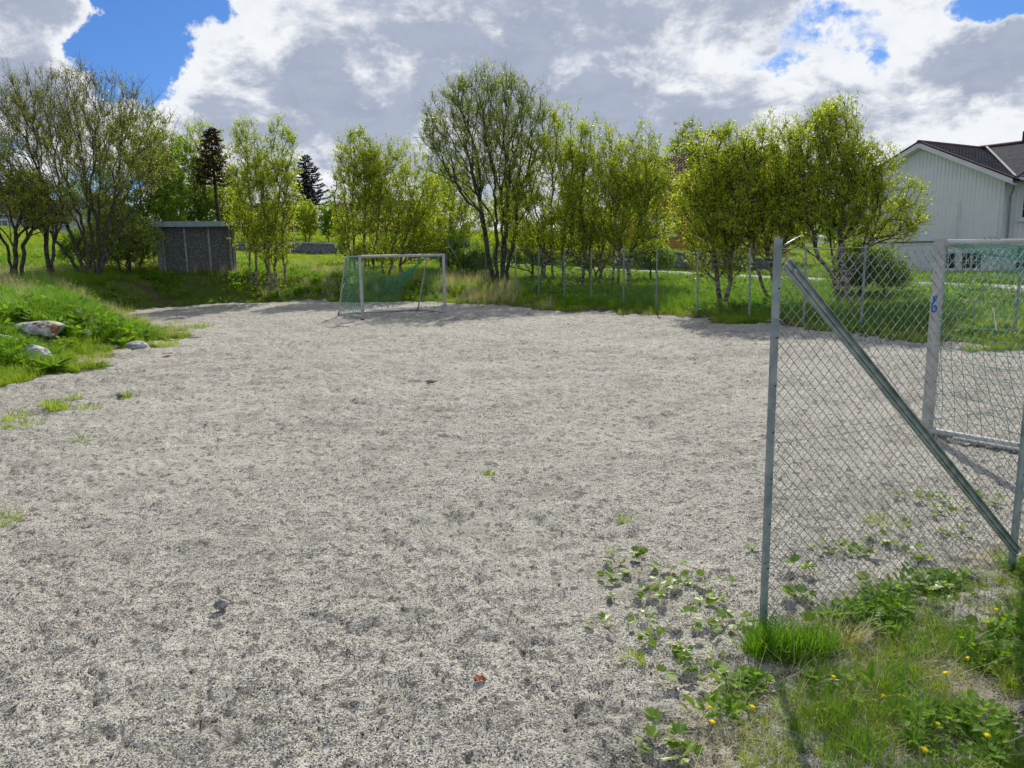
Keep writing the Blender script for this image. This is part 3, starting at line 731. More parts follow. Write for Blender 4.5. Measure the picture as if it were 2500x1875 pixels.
def ribbed_roof(p00, p10, p01, rib, depth, thick, n_course=0):
    """p00->p10 along the eaves, p00->p01 up the slope; ribs run up the slope"""
    p00, p10, p01 = map(Vector, (p00, p10, p01)); e = p10-p00; s = p01-p00; nrm = e.cross(s).normalized()
    if nrm.z < 0: nrm = -nrm
    n = max(2, int(e.length/rib))*6; m = MB(); V_ = []; rows = max(1, n_course)
    for j in range(rows+1):
        for i in range(n+1):
            t = i/n; h = depth*(.5+.5*math.sin(2*math.pi*t*n/6))**1.5
            V_.append(p00+e*t+s*(j/rows)+nrm*(h+thick))
        if 0 < j < rows:
            for i in range(n+1):
                t = i/n; h = depth*(.5+.5*math.sin(2*math.pi*t*n/6))**1.5
                V_.append(p00+e*t+s*(j/rows)+nrm*(h+thick+.02))
    nrow = len(V_)//(n+1)
    m.add([tuple(v) for v in V_], [(r_*(n+1)+i, r_*(n+1)+i+1, (r_+1)*(n+1)+i+1, (r_+1)*(n+1)+i) for r_ in range(nrow-1) for i in range(n)])
    m.prism([p00, p10, p10+s, p01], nrm*(thick*.9)); return m

def white_house():
    aL = P(2068, 600, 44.0); aR = P(2440, 600, 37.0); w = (aR-aL); w.z = 0; Lw = w.length
    z0 = .30; root = frame_empty('white_house', aL, math.atan2(w.y, w.x), z0)
    tag(root, 'white weatherboarded house with dark tiled roof at the right edge', 'house')
    H1 = 2.20-z0; HE = 5.10-z0; HR = 7.05-z0; xc = Lw/2; sl = (HR-HE)/xc
    D = 14.0
    MB().prism([(0, .03, -.6), (Lw, .03, -.6), (Lw, .03, HE), (xc, .03, HR), (0, .03, HE)], (0, D, 0)).build('wing_wall', M['white'], root)
    MB().box(-.02, Lw+.0, .0, .028, -.6, H1-.05).build('basement_wall', M['basement'], root)
    MB().box(-.03, Lw+.02, -.06, -.002, H1-.05, H1-.015).build('drip_board', M['dark'], root)
    n = 42; bw = Lw/n
    for i in range(n):
        x0 = i*bw+.012; x1 = (i+1)*bw-.006; t = lambda x: HE+sl*(x if x < xc else Lw-x)-.02
        pts = [(x0, 0, H1), (x1, 0, H1), (x1, 0, t(x1)), (x0, 0, t(x0))]
        MB().prism(pts, (0, .026, 0)).build('board', M['white'], root)
        MB().prism([(x0-.024, -.028, H1), (x0+.024, -.028, H1), (x0+.024, -.028, t(x0)), (x0-.024, -.028, t(x0)-.0)], (0, .027, 0)).build('batten', M['white'], root)
    MB().box(Lw-.10, Lw+.03, -.045, -.02, H1, HE-.06).build('corner_board', M['whitetrim'], root)
    MB().box(Lw*.755, Lw*.755+.07, -.085, -.02, H1+.01, H1+1.95).build('cable_duct', M['whitetrim'], root)
    MB().box(Lw*.755, Lw-.1, -.09, -.065, H1-.01, H1+.035).build('cable_duct', M['dark'], root)
    # roof of the wing
    ov = .55
    eL = (-ov, -.45, HE-ov*sl+.02); eR = (Lw+ov, -.45, HE-ov*sl+.02); rd = (xc, -.45, HR+.02)
    ribbed_roof(eR, (Lw+ov, D, eR[2]), rd, .3, .045, .10, 14).build('roof', M['darktile'], root)
    ribbed_roof(eL, (-ov, D, eL[2]), rd, .3, .045, .10, 14).build('roof', M['darktile'], root)
    for s_, e in ((-1, eL), (1, eR)):
        a = Vector(e); b = Vector(rd); dn = Vector((0, 0, -.24))
        MB().prism([a+Vector((0, -.03, .10)), b+Vector((0, -.03, .10)), b+Vector((0, -.03, .10))+dn, a+Vector((0, -.03, .10))+dn], (0, .05, 0)).build('bargeboard', M['whitetrim'], root)
        MB().prism([a+Vector((0, .03, -.12)), b+Vector((0, .03, -.12)), b+Vector((0, .03, -.16)), a+Vector((0, .03, -.16))], (0, .42, 0)).build('soffit', M['whitetrim'], root)
        MB().prism([a+Vector((s_*.04, -.06, .12)), b+Vector((0, -.06, .14)), b+Vector((0, -.06, .19)), a+Vector((s_*.04, -.06, .17))], (0, .16, 0)).build('verge_tile', M['redtile'], root)
    MB().tube([(xc, -.5, HR+.16), (xc, D, HR+.16)], .10, 8).build('ridge_tile', M['redtile'], root)
    # downpipe and gutter at the inner corner
    MB().tube([(Lw+.45, -.1, HE-.42), (Lw+.40, .0, HE-.6), (Lw+.12, .35, HE-.85), (Lw+.12, .4, H1)], .045, 8).build('downpipe', M['galv'], root)
    def lx(px, off=0.0):
        r = ray(px, 600); wn = w.normalized(); nn = Vector((-wn.y, wn.x, 0)); o = Vector((aL.x, aL.y, 0))+nn*off; t = o.dot(nn)/(r.x*nn.x+r.y*nn.y); return (Vector((r.x*t, r.y*t, 0))-o).dot(wn)
    # main body set back 0.7 m
    y1 = .75; X1 = Lw+14; E2 = HE+.02; RY = y1+4.6; R2 = HR+.02
    MB().prism([(Lw-.6, y1, -.6), (X1, y1, -.6), (X1, y1, E2), (Lw-.6, y1, E2)], (0, 9.2, 0)).build('main_wall', M['basement'], root)
    k = 0; x = Lw+.02
    while x < X1-.2:
        inwin = Lw+2.15 < x < Lw+3.9
        MB().box(x, x+.185, y1-.026, y1-.003, H1+.02, E2-.03).build('board', M['white'], root); x += .2
    wx = lx(2489, y1)-.04; window(root, wx, wx+1.3, H1+.95, H1+2.75, y1-.028, 2, 4)
    window(root, Lw+5.2, Lw+6.6, H1+1.25, H1+2.65, y1-.028, 2, 4)
    window(root, Lw+5.0, Lw+6.4, .3, 1.1, y1, 2, 2)
    MB().box(Lw+.5, Lw+1.4, y1-.05, y1-.004, -.3, 1.75).build('basement_door', M['dark'], root)
    e0 = (Lw-3.0, y1-.5, E2-.5*(R2-E2)/4.6+.03); e1 = (X1+.5, y1-.5, e0[2]); r0 = (Lw-3.0, RY, R2+.03)
    ribbed_roof((e0[0]+3.3, e0[1], e0[2]), e1, (r0[0]+3.3, r0[1], r0[2]), .24, .05, .09, 0).build('roof', M['darktile'], root)
    # triangle towards the valley
    p = MB(); p.add([(Lw+.3, y1-.5, e0[2]+.12), (Lw+.3, RY, R2+.15), (Lw-3.6, RY, R2+.15)], [(0, 1, 2)]); p.build('roof', M['darktile'], root)
    MB().tube([(Lw+.35, y1-.5, e0[2]+.17), (xc+.35, RY, R2+.2)], .05, 6).build('valley_flashing', M['cap'], root)
    MB().prism([(X1+.5, RY, R2+.1), (Lw-3.6, RY, R2+.1), (Lw-3.6, y1+9.7, E2), (X1+.5, y1+9.7, E2)], (0, 0, .1)).build('roof', M['darktile'], root)
    MB().tube([(xc, RY, R2+.17), (X1+.5, RY, R2+.17)], .10, 8).build('ridge_tile', M['redtile'], root)
    MB().box(Lw+.45, X1+.5, y1-.62, y1-.50, e0[2]-.02, e0[2]+.10).build('gutter', M['whitetrim'], root)
    MB().box(Lw+.6, X1+.4, y1-.49, y1-.03, e0[2]-.06, e0[2]-.03).build('soffit', M['whitetrim'], root)
    cx = lx(2474, RY)
    MB().box(cx, cx+1.2, RY-.1, RY+.7, R2-.3, R2+.72).build('chimney', M['dark'], root)
    # basement windows in the gable wall
    xa, xb, xc_, xd = lx(2300), lx(2337), lx(2350), lx(2401)
    zt, zb_ = 1.55-z0+.05, .75-z0+.02
    window(root, xa, xb, zb_, zt, -.0005, 2, 2, .04, .07, 1)
    window(root, xc_, xd, zb_, zt, -.0005, 2, 2, .04, .07, 2)
white_house()

def simple_house(name, label, pxa, Ya, pxb, Yb, zb, he, hr, D, wallm, roofm, wins=(), gable=True, clap=True):
    a = P(pxa, 600, Ya); b = P(pxb, 600, Yb); w = b-a; w.z = 0; L = w.length
    root = frame_empty(name, a, math.atan2(w.y, w.x), zb); tag(root, label, 'house' if 'house' in name else 'building')
    if gable:
        MB().prism([(0, 0, -1), (L, 0, -1), (L, 0, he), (L/2, 0, hr), (0, 0, he)], (0, D, 0)).build('wall', wallm, root)
    else:
        MB().prism([(0, 0, -1), (0, 0, he), (0, D/2, hr), (0, D, he), (0, D, -1)], (L, 0, 0)).build('wall', wallm, root)
    if clap:
        z = .1; m = MB()
        while z < he-.15:
            o = MB(); o.prism([(-.01, -.035, z), (-.01, -.004, z+.02), (-.01, -.004, z+.19), (-.01, -.012, z+.19)], (L+.02, 0, 0)); o.build('board', wallm, root); z += .195
    for (x0, x1, z0, z1, c) in wins: window(root, x0, x1, z0, z1, -.03, 2, 3, .06, .12, c)
    for x in (-.02, L-.12): MB().box(x, x+.14, -.055, -.036, 0, he-.03).build('corner_board', M['whitetrim'], root)
    ov = .5
    if gable:
        sl = (hr-he)/(L/2); eL = (-ov, -ov, he-ov*sl); eR = (L+ov, -ov, he-ov*sl); rd = (L/2, -ov, hr)
        for e in (eL, eR):
            ribbed_roof(e, (e[0], D+ov, e[2]), rd, .3, .05, .1, 8).build('roof', roofm, root)
            A_ = Vector(e); B_ = Vector(rd)
            MB().prism([A_+Vector((0, -.05, .12)), B_+Vector((0, -.05, .12)), B_+Vector((0, -.05, -.15)), A_+Vector((0, -.05, -.15))], (0, .045, 0)).build('bargeboard', M['whitetrim'], root)
    else:
        sl = (hr-he)/(D/2)
        ribbed_roof((-ov, -ov, he-ov*sl), (L+ov, -ov, he-ov*sl), (-ov, D/2, hr), .3, .05, .1, 10).build('roof', roofm, root)
        ribbed_roof((-ov, D+ov, he-ov*sl), (L+ov, D+ov, he-ov*sl), (-ov, D/2, hr), .3, .05, .1, 0).build('roof', roofm, root)
        MB().box(-ov, L+ov, -ov-.05, -ov-.002, he-ov*sl-.05, he-ov*sl+.12).build('gutter', M['whitetrim'], root)
    return root, L
yr, yl = simple_house('yellow_house', 'ochre yellow clapboard house with brown tiled roof behind the birches', 1500, 60, 1815, 53, 1.95, 5.0, 7.2, 8, M['yellow'], M['browntile'],
    wins=((2.6, 4.1, 1.2, 2.3, 2), (4.6, 5.4, 1.2, 2.3, 1), (8.6, 9.6, 1.3, 3.2, 1)), gable=False)
MB().box(4.2, 4.8, 3.6, 4.2, 6.9, 8.0).build('chimney', M['dark'], yr)
wr, wl = simple_house('white_garage', 'white gabled outbuilding glimpsed behind the birches left of the yellow house', 1395, 64, 1490, 62, 1.95, 2.4, 3.6, 5, M['white'], M['browntile'], wins=((1.0, 2.0, 1.0, 1.8, 1),), clap=False)
simple_house('red_house', 'dark red gabled house with white bargeboards left of the spruce', 668, 88, 748, 92, 3.9, 3.2, 4.5, 9, M['red'], M['darktile'], wins=((1.0, 2.0, 1.0, 2.0, 1),))
simple_house('brown_roofed_house', 'low house with a ribbed brown roof behind the small garden trees', 800, 84, 990, 82, 4.1, 2.2, 3.8, 7, M['red'], M['browntile'], wins=((2, 3, 1, 1.8, 1),), gable=False)
simple_house('pale_building', 'long pale grey building on the rise at the left edge', -140, 84, 190, 80, 4.6, 2.6, 4.1, 10, M['palewall'], M['darktile'], wins=((3, 4.4, 1.0, 1.9, 2), (7.5, 9, 1.0, 1.9, 2), (11, 12.2, 1.0, 1.9, 2)), gable=False, clap=False)
def pole():
    p = P(720, 600, 72.0); z = hz(p.x, p.y)
    o = empty('flagpole', (p.x, p.y, z)); tag(o, 'thin white flagpole on the garden lawn right of the birch pair', 'flagpole')
    MB().tube([(0, 0, -.3), (0, 0, 5.0)], [.06, .035], 8).build('mast', M['whitetrim'], o, True)
    MB().tube([(0, 0, 5.0), (0, 0, 5.06), (0, 0, 5.12)], [.03, .07, .02], 8).build('finial', M['whitetrim'], o, True)
    p = P(1727, 330, 50.0); z = hz(p.x, p.y)
    o = empty('street_lamp', (p.x, p.y, z)); tag(o, 'street lamp with a dark round head rising above the birches', 'street lamp')
    hgt = p.z-z
    MB().tube([(0, 0, -.3), (0, 0, hgt*.6), (0, 0, hgt-.25), (.15, 0, hgt)], [.07, .055, .045, .04], 8).build('pole', M['galv'], o, True)
    MB().tube([(.1, 0, hgt-.03), (.2, 0, hgt-.06), (.35, 0, hgt-.02), (.45, 0, hgt+.1), (.42, 0, hgt+.22), (.28, 0, hgt+.28)], [.05, .14, .2, .2, .14, .04], 10).build('lamp_head', M['dark'], o, True)
pole()

# ------------------------------------------------------------------ trees
def sample_crown(ells, n, surf_bias=.5):
    vol = np.array([e[3]*e[4]*e[5] for e in ells]); vol = vol/vol.sum(); out = []
    k = RNG.choice(len(ells), n, p=vol)
    d = RNG.normal(size=(n, 3)); d /= np.linalg.norm(d, axis=1, keepdims=True)
    r = RNG.random(n)**.27*(1+.10*RNG.normal(0, 1, n).clip(-1, 1.6))
    E = np.array(ells)[k]; return E[:, :3]+d*r[:, None]*E[:, 3:6]
TREE_TRIS = [0]
def tree(name, label, base, stems, ells, n_attr, leafm, barkm, leaf=.07, n_leaf=9000, bf=.5, tip=.006, pexp=2.25, twig=.42, up=.5, bare_top=0.0, group=None, cat='tree', ntwig=None, zlow=None, droop=0.0):
    """stems: list of polylines (relative to base). ells: world-space crown ellipsoids (cx,cy,cz,rx,ry,rz)"""
    n_leaf = int(n_leaf*1.55); leaf = leaf*1.12; n_attr = int(n_attr*1.45)
    base = Vector(base); B0 = np.array(base)
    root = empty(name, base); tag(root, label, cat, group)
    pos = []; par = []; plen = []; dirs = []
    for st in stems:
        prev = -1; pl = 0.0; pp = None
        pts = [np.array(p, float) for p in st]
        fine = []
        for a, b in zip(pts[:-1], pts[1:]):
            m_ = max(2, int(np.linalg.norm(b-a)/.3))
            for i in range(m_): fine.append(a+(b-a)*i/m_)
        fine.append(pts[-1])
        L_ = len(fine)
        for i, p in enumerate(fine):
            q = p+(RNG.normal(0, .035, 3)*np.array([1, 1, .3]) if 0 < i else 0)
            pos.append(q); par.append(prev)
            pl += 0 if pp is None else np.linalg.norm(q-pp); plen.append(pl)
            dd = np.array([0, 0, 1.]) if pp is None else (q-pp)/max(np.linalg.norm(q-pp), 1e-6); dirs.append(dd)
            prev = len(pos)-1; pp = q
    tg = sample_crown(ells, n_attr)-B0
    tg = tg[tg[:, 2] > .5]
    key = np.linalg.norm(tg*np.array([1, 1, .9]), axis=1)+RNG.normal(0, .5, len(tg)); tg = tg[np.argsort(key)]
    cap = len(pos)+len(tg)*30; PO = np.zeros((cap, 3)); PL = np.zeros(cap); DI = np.zeros((cap, 3)); PA = np.full(cap, -1)
    n = len(pos); PO[:n] = pos; PL[:n] = plen; DI[:n] = dirs; PA[:n] = par
    for t in tg:
        d = t-PO[:n]; dist = np.linalg.norm(d, axis=1)
        ddir = d/np.maximum(dist, 1e-6)[:, None]
        cosb = (ddir*DI[:n]).sum(1)
        cost = dist*(1+.55*(1-cosb))+bf*PL[:n]+np.maximum(0, -(d[:, 2]))*1.5*(1-droop)+np.maximum(0, .55-PO[:n, 2])*2
        j = int(np.argmin(cost)); L = dist[j]
        if L < .08: continue
        p0 = PO[j]; d0 = DI[j]; c = p0+(d0*.8+ddir[j]*.6+np.array([0, 0, .15]))*L*.33
        m_ = max(2, min(24, int(L/.28))); prev = j; pp = p0
        for i in range(1, m_+1):
            s = i/m_; q = p0*(1-s)**2+2*c*s*(1-s)+t*s*s+RNG.normal(0, .012, 3)
            if n >= cap: break
            PO[n] = q; PA[n] = prev; st_ = np.linalg.norm(q-pp); PL[n] = PL[prev]+st_; DI[n] = (q-pp)/max(st_, 1e-6); prev = n; pp = q; n += 1
    PO = PO[:n]; PA = PA[:n]; DI = DI[:n]
    acc = np.zeros(n); haschild = np.zeros(n, bool); haschild[PA[PA >= 0]] = True
    acc[~haschild] = tip**pexp
    for i in range(n-1, -1, -1):
        if acc[i] == 0: acc[i] = tip**pexp
        if PA[i] >= 0: acc[PA[i]] += acc[i]+ (0.02*tip**pexp)
    RA = acc**(1/pexp)
    RA *= 1+.35*np.exp(-np.maximum(PO[:, 2], 0)/.25)*(RA > .04)
    i = np.where(PA >= 0)[0]; A_ = PO[PA[i]]; B_ = PO[i]; rb = RA[i]; ra = np.minimum(RA[PA[i]], rb*1.18)
    parts = []
    for lo, hi, sd in ((.03, 9, 7), (.011, .03, 4), (0, .011, 3)):
        s = (rb >= lo) & (rb < hi)
        if s.any(): parts.append(seg_arrays(A_[s], B_[s]+ (B_[s]-A_[s])*.06, ra[s], rb[s], sd))
    # twigs
    thin = np.where((RA < .022) & (PO[:, 2] > .5))[0]
    if zlow is not None: thin = thin[PO[thin, 2] > zlow-base.z]
    ntw = ntwig or max(400, n_leaf//8)
    dt = np.full(n, 99.0); dt[~haschild] = 0; sl_ = np.zeros(n); sl_[PA >= 0] = np.linalg.norm(PO[PA >= 0]-PO[PA[PA >= 0]], axis=1)
    for i in range(n-1, 0, -1):
        if PA[i] >= 0: dt[PA[i]] = min(dt[PA[i]], dt[i]+sl_[i])
    wt = np.exp(-dt[thin]/.75)+.06; k = thin[RNG.choice(len(thin), ntw, p=wt/wt.sum())]
    td = DI[k]*.55+np.array([0, 0, up])+RNG.normal(0, .45, (ntw, 3)); td /= np.linalg.norm(td, axis=1, keepdims=True)
    tl = twig*(.4+RNG.random(ntw)); ta = PO[k]; tb = ta+td*tl[:, None]
    parts.append(seg_arrays(ta, tb, .0045, .0022, 3))
    VV = []; FF = []; RR = []; o_ = 0
    for v_, f_, r_ in parts: VV.append(v_); FF.append(f_+o_); RR.append(r_); o_ += len(v_)
    me = np_mesh('trunk', np.concatenate(VV), [np.concatenate(FF)], True, {'rad': np.concatenate(RR)})
    link('trunk', me, barkm, root); TREE_TRIS[0] += 2*sum(len(f) for f in FF)
    # leaves
    q = RNG.integers(0, ntw, n_leaf)
    if bare_top > 0:
        ztop = (PO[:, 2]).max(); rel = tb[q, 2]/ztop
        keep = RNG.random(n_leaf) > bare_top*sstep((rel-.55)/.4); q = q[keep]
    nl = len(q); t = RNG.random(nl)*.8+.2
    c = ta[q]+(tb[q]-ta[q])*t[:, None]+RNG.normal(0, leaf*.55, (nl, 3))
    a = RNG.normal(size=(nl, 3))+td[q]*.6; a /= np.linalg.norm(a, axis=1, keepdims=True)
    b = np.cross(a, RNG.normal(size=(nl, 3))); b /= np.linalg.norm(b, axis=1, keepdims=True)
    s = (leaf*(.6+.7*RNG.random(nl)))[:, None]
    Vl = np.stack([c-a*s*.5, c+b*s*.30+a*s*.02, c+a*s*.55, c-b*s*.30+a*s*.02], 1).reshape(-1, 3)
    Fl = np.arange(nl*4).reshape(-1, 4); tint = np.repeat(RNG.random(nl), 4)
    ml = np_mesh('crown', Vl, [Fl], False, {'tint': tint}); link('crown', ml, leafm, root); TREE_TRIS[0] += 2*nl
    return root
def ell(px, py, rx, ry, Y, dy=0.0, depth=.85):
    c = P(px, py, Y+dy); k = (Y+dy)/F0; return (c.x, c.y, c.z, rx*k, rx*k*depth, ry*k)
def base_at(px, Y):
    c = P(px, 640, Y); return (c.x, c.y, hz(c.x, c.y)-.05)
def stem_to(base, pts_px, Y, dys=None):
    """stem polyline through image-located points at depth Y (relative to base)"""
    out = [(0, 0, 0)]
    for i, (px, py) in enumerate(pts_px):
        p = P(px, py, Y+(dys[i] if dys else 0)); out.append((p.x-base[0], p.y-base[1], p.z-base[2]))
    return out
def mk(name, label, px, Y, stems_px, ells_px, **kw):
    b = base_at(px, Y); st = []
    for s in stems_px:
        dx = s[0] if isinstance(s[0], (int, float)) else 0
        pl = s[1:] if isinstance(s[0], (int, float)) else s
        dz = [random.uniform(-.25, .25)*(i+1) for i in range(len(pl))]
        q = stem_to(b, pl, Y, dz)
        if dx: q[0] = (dx, random.uniform(-.15, .15), 0)
        st.append(q)
    wf = 1.13 if name in ('birch_tree', 'leafy_tree') else 1.0
    return tree(name, label, b, st, [ell(e[0], e[1], e[2]*wf, e[3], Y, *(e[4:])) for e in ells_px], **kw)

BIR = dict(leafm=M['leaf_birch'], barkm=M['birch'])
# left group
mk('willow_tree', 'largest leftmost tree, a wide many-stemmed goat willow with thin bare upright twigs', 225, 33.0,
   [[-.3, (170, 560), (105, 450), (40, 350)], [-.15, (205, 560), (160, 440), (120, 320)], [(222, 560), (205, 420), (185, 280)], [.15, (240, 560), (245, 420), (240, 280)], [.3, (262, 560), (290, 450), (300, 340)], [.25, (290, 570), (340, 480), (370, 400)], [-.45, (150, 600), (80, 520), (10, 460)]],
   [(200, 350, 205, 165), (70, 370, 130, 130), (310, 380, 110, 105), (190, 260, 150, 85), (90, 290, 120, 90)], n_attr=1150, leafm=M['leaf_olive'], barkm=M['barktwig'], leaf=.062, n_leaf=34000, ntwig=11000, bf=.6, tip=.0062, pexp=2.15, twig=.5, up=.8, bare_top=.7)
mk('small_tree', 'small dark tree with a low crooked crown at the left edge', 30, 30.5, [[(38, 610), (45, 540), (50, 470)], [.1, (60, 600), (90, 540)], [(15, 600), (-20, 540)]],
   [(40, 500, 85, 75), (-20, 430, 60, 60), (110, 530, 60, 40)], n_attr=260, leafm=M['leaf_olive'], barkm=M['barkdark'], leaf=.07, n_leaf=6000, tip=.008, pexp=2.0)
mk('small_tree', 'small forked bare-stemmed tree between the left edge tree and the willow', 117, 31.0, [[(112, 600), (108, 540), (100, 470)], [.1, (130, 600), (150, 550), (160, 500)]],
   [(120, 510, 60, 60), (70, 470, 50, 50)], n_attr=170, leafm=M['leaf_olive'], barkm=M['barkdark'], leaf=.065, n_leaf=3200, tip=.008, pexp=2.0)
mk('leafy_tree', 'dense bright green tree behind the left side of the concrete shed', 330, 37.0, [[(320, 560), (310, 480), (315, 400)], [.3, (350, 560), (370, 480), (380, 420)], [-.3, (300, 570), (280, 500)]],
   [(330, 470, 95, 130), (360, 350, 75, 80), (285, 570, 75, 80), (390, 570, 65, 80), (400, 450, 60, 90), (240, 600, 60, 45)], n_attr=520, leafm=M['leaf_green'], barkm=M['barkdark'], leaf=.085, n_leaf=19000)
mk('leafy_tree', 'low bushy tree leaning over the left corner of the concrete shed', 300, 34.5, [[(280, 620), (255, 560)], [.3, (320, 620), (330, 570)]],
   [(290, 580, 75, 70), (345, 600, 45, 60)], n_attr=260, leafm=M['leaf_willow'], barkm=M['barkdark'], leaf=.075, n_leaf=7000)
mk('leafy_tree', 'tree with bright green crown above the middle of the concrete shed', 435, 40.0, [[(440, 560), (445, 480), (448, 420)], [.4, (470, 560), (480, 480)]],
   [(445, 480, 65, 110), (430, 390, 40, 50), (480, 540, 50, 70)], n_attr=420, leafm=M['leaf_green'], barkm=M['barkdark'], leaf=.085, n_leaf=13000)
mk('birch_tree', 'slim birch behind the brown-needled pine', 515, 41.0, [[(505, 560), (500, 450), (490, 350)], [.3, (535, 560), (545, 480)]],
   [(495, 370, 42, 68), (520, 470, 45, 90), (565, 500, 30, 80)], n_attr=330, n_leaf=9000, leaf=.075, **BIR)
def conifer(name, label, px, Y, top_py, bot_py, rad_px, leafm, n, droop, zb=None, leafs=.16, base_py=None):
    b = base_at(px, Y); root = empty(name, b); tag(root, label, 'tree')
    zt = P(px, top_py, Y).z-b[2]; z0 = P(px, bot_py, Y).z-b[2]; rad = rad_px*Y/F0
    MB().tube([(0, 0, -.2), (.03, 0, zt*.3), (-.03, .02, zt*.7), (0, 0, zt)], [zt*.016+.02, zt*.013+.015, zt*.007+.01, .01], 7).build('trunk', M['barkdark'], root, True)
    A = []; B = []; Lc = []; La = []
    for i in range(n):
        f = i/n; z = z0+(zt-z0)*(f**.9); r_ = rad*(1-f)**.85*(.75+.4*random.random())+.12; a = i*2.4+random.random()*.6
        d = np.array([math.cos(a), math.sin(a), 0]); p0 = np.array([0, 0, z]); m_ = max(3, int(r_/.12)); prev = p0
        for k in range(1, m_+1):
            s = k/m_; q = p0+d*r_*s+np.array([0, 0, droop*r_*s+.28*r_*s*s*s]); A.append(prev); B.append(q)
            side = np.array([-d[1], d[0], 0])
            for w in (-1, 1):
                for _ in range(2):
                    e = q+(side*w*(.25+.3*(1-s)*r_)*random.uniform(.3, 1)+d*.12)*1.0+np.array([0, 0, -.05+random.uniform(-.04, .06)])
                    A.append(q); B.append(e)
                    for __ in range(5): t = random.random(); Lc.append(q*(1-t)+e*t+RNG.normal(0, .03, 3)); La.append(e-q)
            prev = q
    link('limbs', seg_mesh('limbs', np.array(A), np.array(B), .012, .008, 3), M['barkdark'], root)
    c = np.array(Lc); a = np.array(La); a /= np.linalg.norm(a, axis=1, keepdims=True)+1e-6; nl = len(c)
    a = a+RNG.normal(0, .35, (nl, 3)); a /= np.linalg.norm(a, axis=1, keepdims=True)
    b_ = np.cross(a, RNG.normal(size=(nl, 3))); b_ /= np.linalg.norm(b_, axis=1, keepdims=True)
    s = (leafs*(.6+.8*RNG.random(nl)))[:, None]
    Vl = np.stack([c-a*s*.5, c+b_*s*.17, c+a*s*.5, c-b_*s*.17], 1).reshape(-1, 3)
    link('crown', np_mesh('crown', Vl, [np.arange(nl*4).reshape(-1, 4)], False, {'tint': np.repeat(RNG.random(nl), 4)}), leafm, root)
    return root
conifer('pine_tree', 'thin pine with a ragged crown of brown dying needles behind the concrete shed', 541, 39.0, 312, 450, 38, M['leaf_deadpine'], 46, -.05, leafs=.15)
conifer('spruce_tree', 'dark blue-green spruce standing alone against the sky', 762, 78.0, 378, 515, 66, M['leaf_spruce'], 66, -.16, leafs=.20)
mk('birch_tree', 'left birch of the pair right of the concrete shed, with several thin stems', 622, 36.0, [[(622, 600), (610, 480), (600, 370)], [.5, (650, 600), (640, 480), (630, 400)], [-.3, (608, 600), (600, 540), (590, 470)]],
   [(610, 400, 45, 100), (632, 490, 50, 100), (600, 560, 36, 60)], n_attr=420, n_leaf=11000, leaf=.07, **BIR)
mk('birch_tree', 'right birch of the pair right of the concrete shed, beside the red house', 668, 35.5, [[(672, 600), (680, 480), (692, 370)], [.45, (688, 600), (690, 520), (705, 420)], [-.25, (655, 600), (650, 500)]],
   [(690, 380, 32, 75), (680, 480, 42, 100), (665, 590, 45, 55)], n_attr=380, n_leaf=9500, leaf=.07, **BIR)
mk('garden_tree', 'small round-crowned tree on the lawn below the spruce', 748, 70.0, [[(748, 560)], [.3, (756, 560)]], [(748, 540, 33, 40)], n_attr=160, leafm=M['leaf_birch'], barkm=M['barkdark'], leaf=.13, n_leaf=5000)
mk('garden_tree', 'small rounded tree right of the lawn tree below the spruce', 805, 70.0, [[(805, 560)], [.3, (812, 560)]], [(806, 545, 26, 42)], n_attr=140, leafm=M['leaf_green'], barkm=M['barkdark'], leaf=.13, n_leaf=4200)
mk('shrub', 'loose yellow-green shrub left of the far goal', 845, 45.0, [[(845, 610)], [.3, (850, 600)]], [(842, 580, 30, 50), (830, 550, 18, 25)], n_attr=150, leafm=M['leaf_birch'], barkm=M['barkdark'], leaf=.08, n_leaf=3000, cat='shrub')
# behind the far goal
mk('birch_tree', 'tall slim birch directly behind the left post of the far goal', 868, 38.0, [[(862, 600), (862, 480), (866, 380)], [.5, (890, 600), (892, 480), (890, 400)], [-.3, (850, 600), (850, 520)]],
   [(875, 390, 46, 68), (862, 490, 48, 90), (900, 450, 40, 80)], n_attr=420, n_leaf=11000, leaf=.072, **BIR)
mk('birch_tree', 'broad birch with reddish-green leaves behind the middle of the far goal', 950, 38.0, [[-.4, (940, 600), (945, 500), (955, 420)], [(962, 600), (985, 480), (1000, 410)], [.5, (985, 600), (1015, 520), (1040, 450)], [-.8, (915, 600), (925, 520), (930, 440)]],
   [(985, 460, 78, 105), (940, 430, 50, 80), (1035, 540, 52, 95), (960, 570, 85, 75), (1000, 600, 70, 45)], n_attr=700, n_leaf=21000, leaf=.072, **BIR)
mk('leafy_tree', 'light green tree filling the gap between the far goal birch and the big willow', 1095, 43.0, [[(1100, 600), (1100, 520)], [.5, (1120, 600), (1130, 520)], [-.5, (1080, 600), (1070, 540)]],
   [(1100, 510, 62, 105), (1150, 560, 62, 85), (1075, 590, 60, 55)], n_attr=420, n_leaf=15000, leaf=.08, leafm=M['leaf_birch'], barkm=M['barkdark'])
mk('willow_tree', 'tallest centre tree, a many-stemmed willow with thick trunks rising behind the fence', 1217, 35.5,
   [[-.25, (1180, 540), (1160, 440), (1120, 370), (1080, 310)], [-.1, (1212, 540), (1205, 420), (1180, 300)], [.1, (1240, 540), (1240, 420), (1240, 300)], [.3, (1262, 540), (1270, 420), (1300, 310)], [.15, (1228, 560), (1222, 470), (1215, 380)]],
   [(1190, 330, 155, 130), (1120, 350, 95, 105), (1280, 330, 90, 105), (1200, 250, 120, 70), (1230, 480, 90, 90)], n_attr=820, leafm=M['leaf_willow'], barkm=M['barkdark'], leaf=.066, n_leaf=29000, ntwig=8000, bf=.6, tip=.0075, pexp=2.1, twig=.45, up=.65, bare_top=.4)
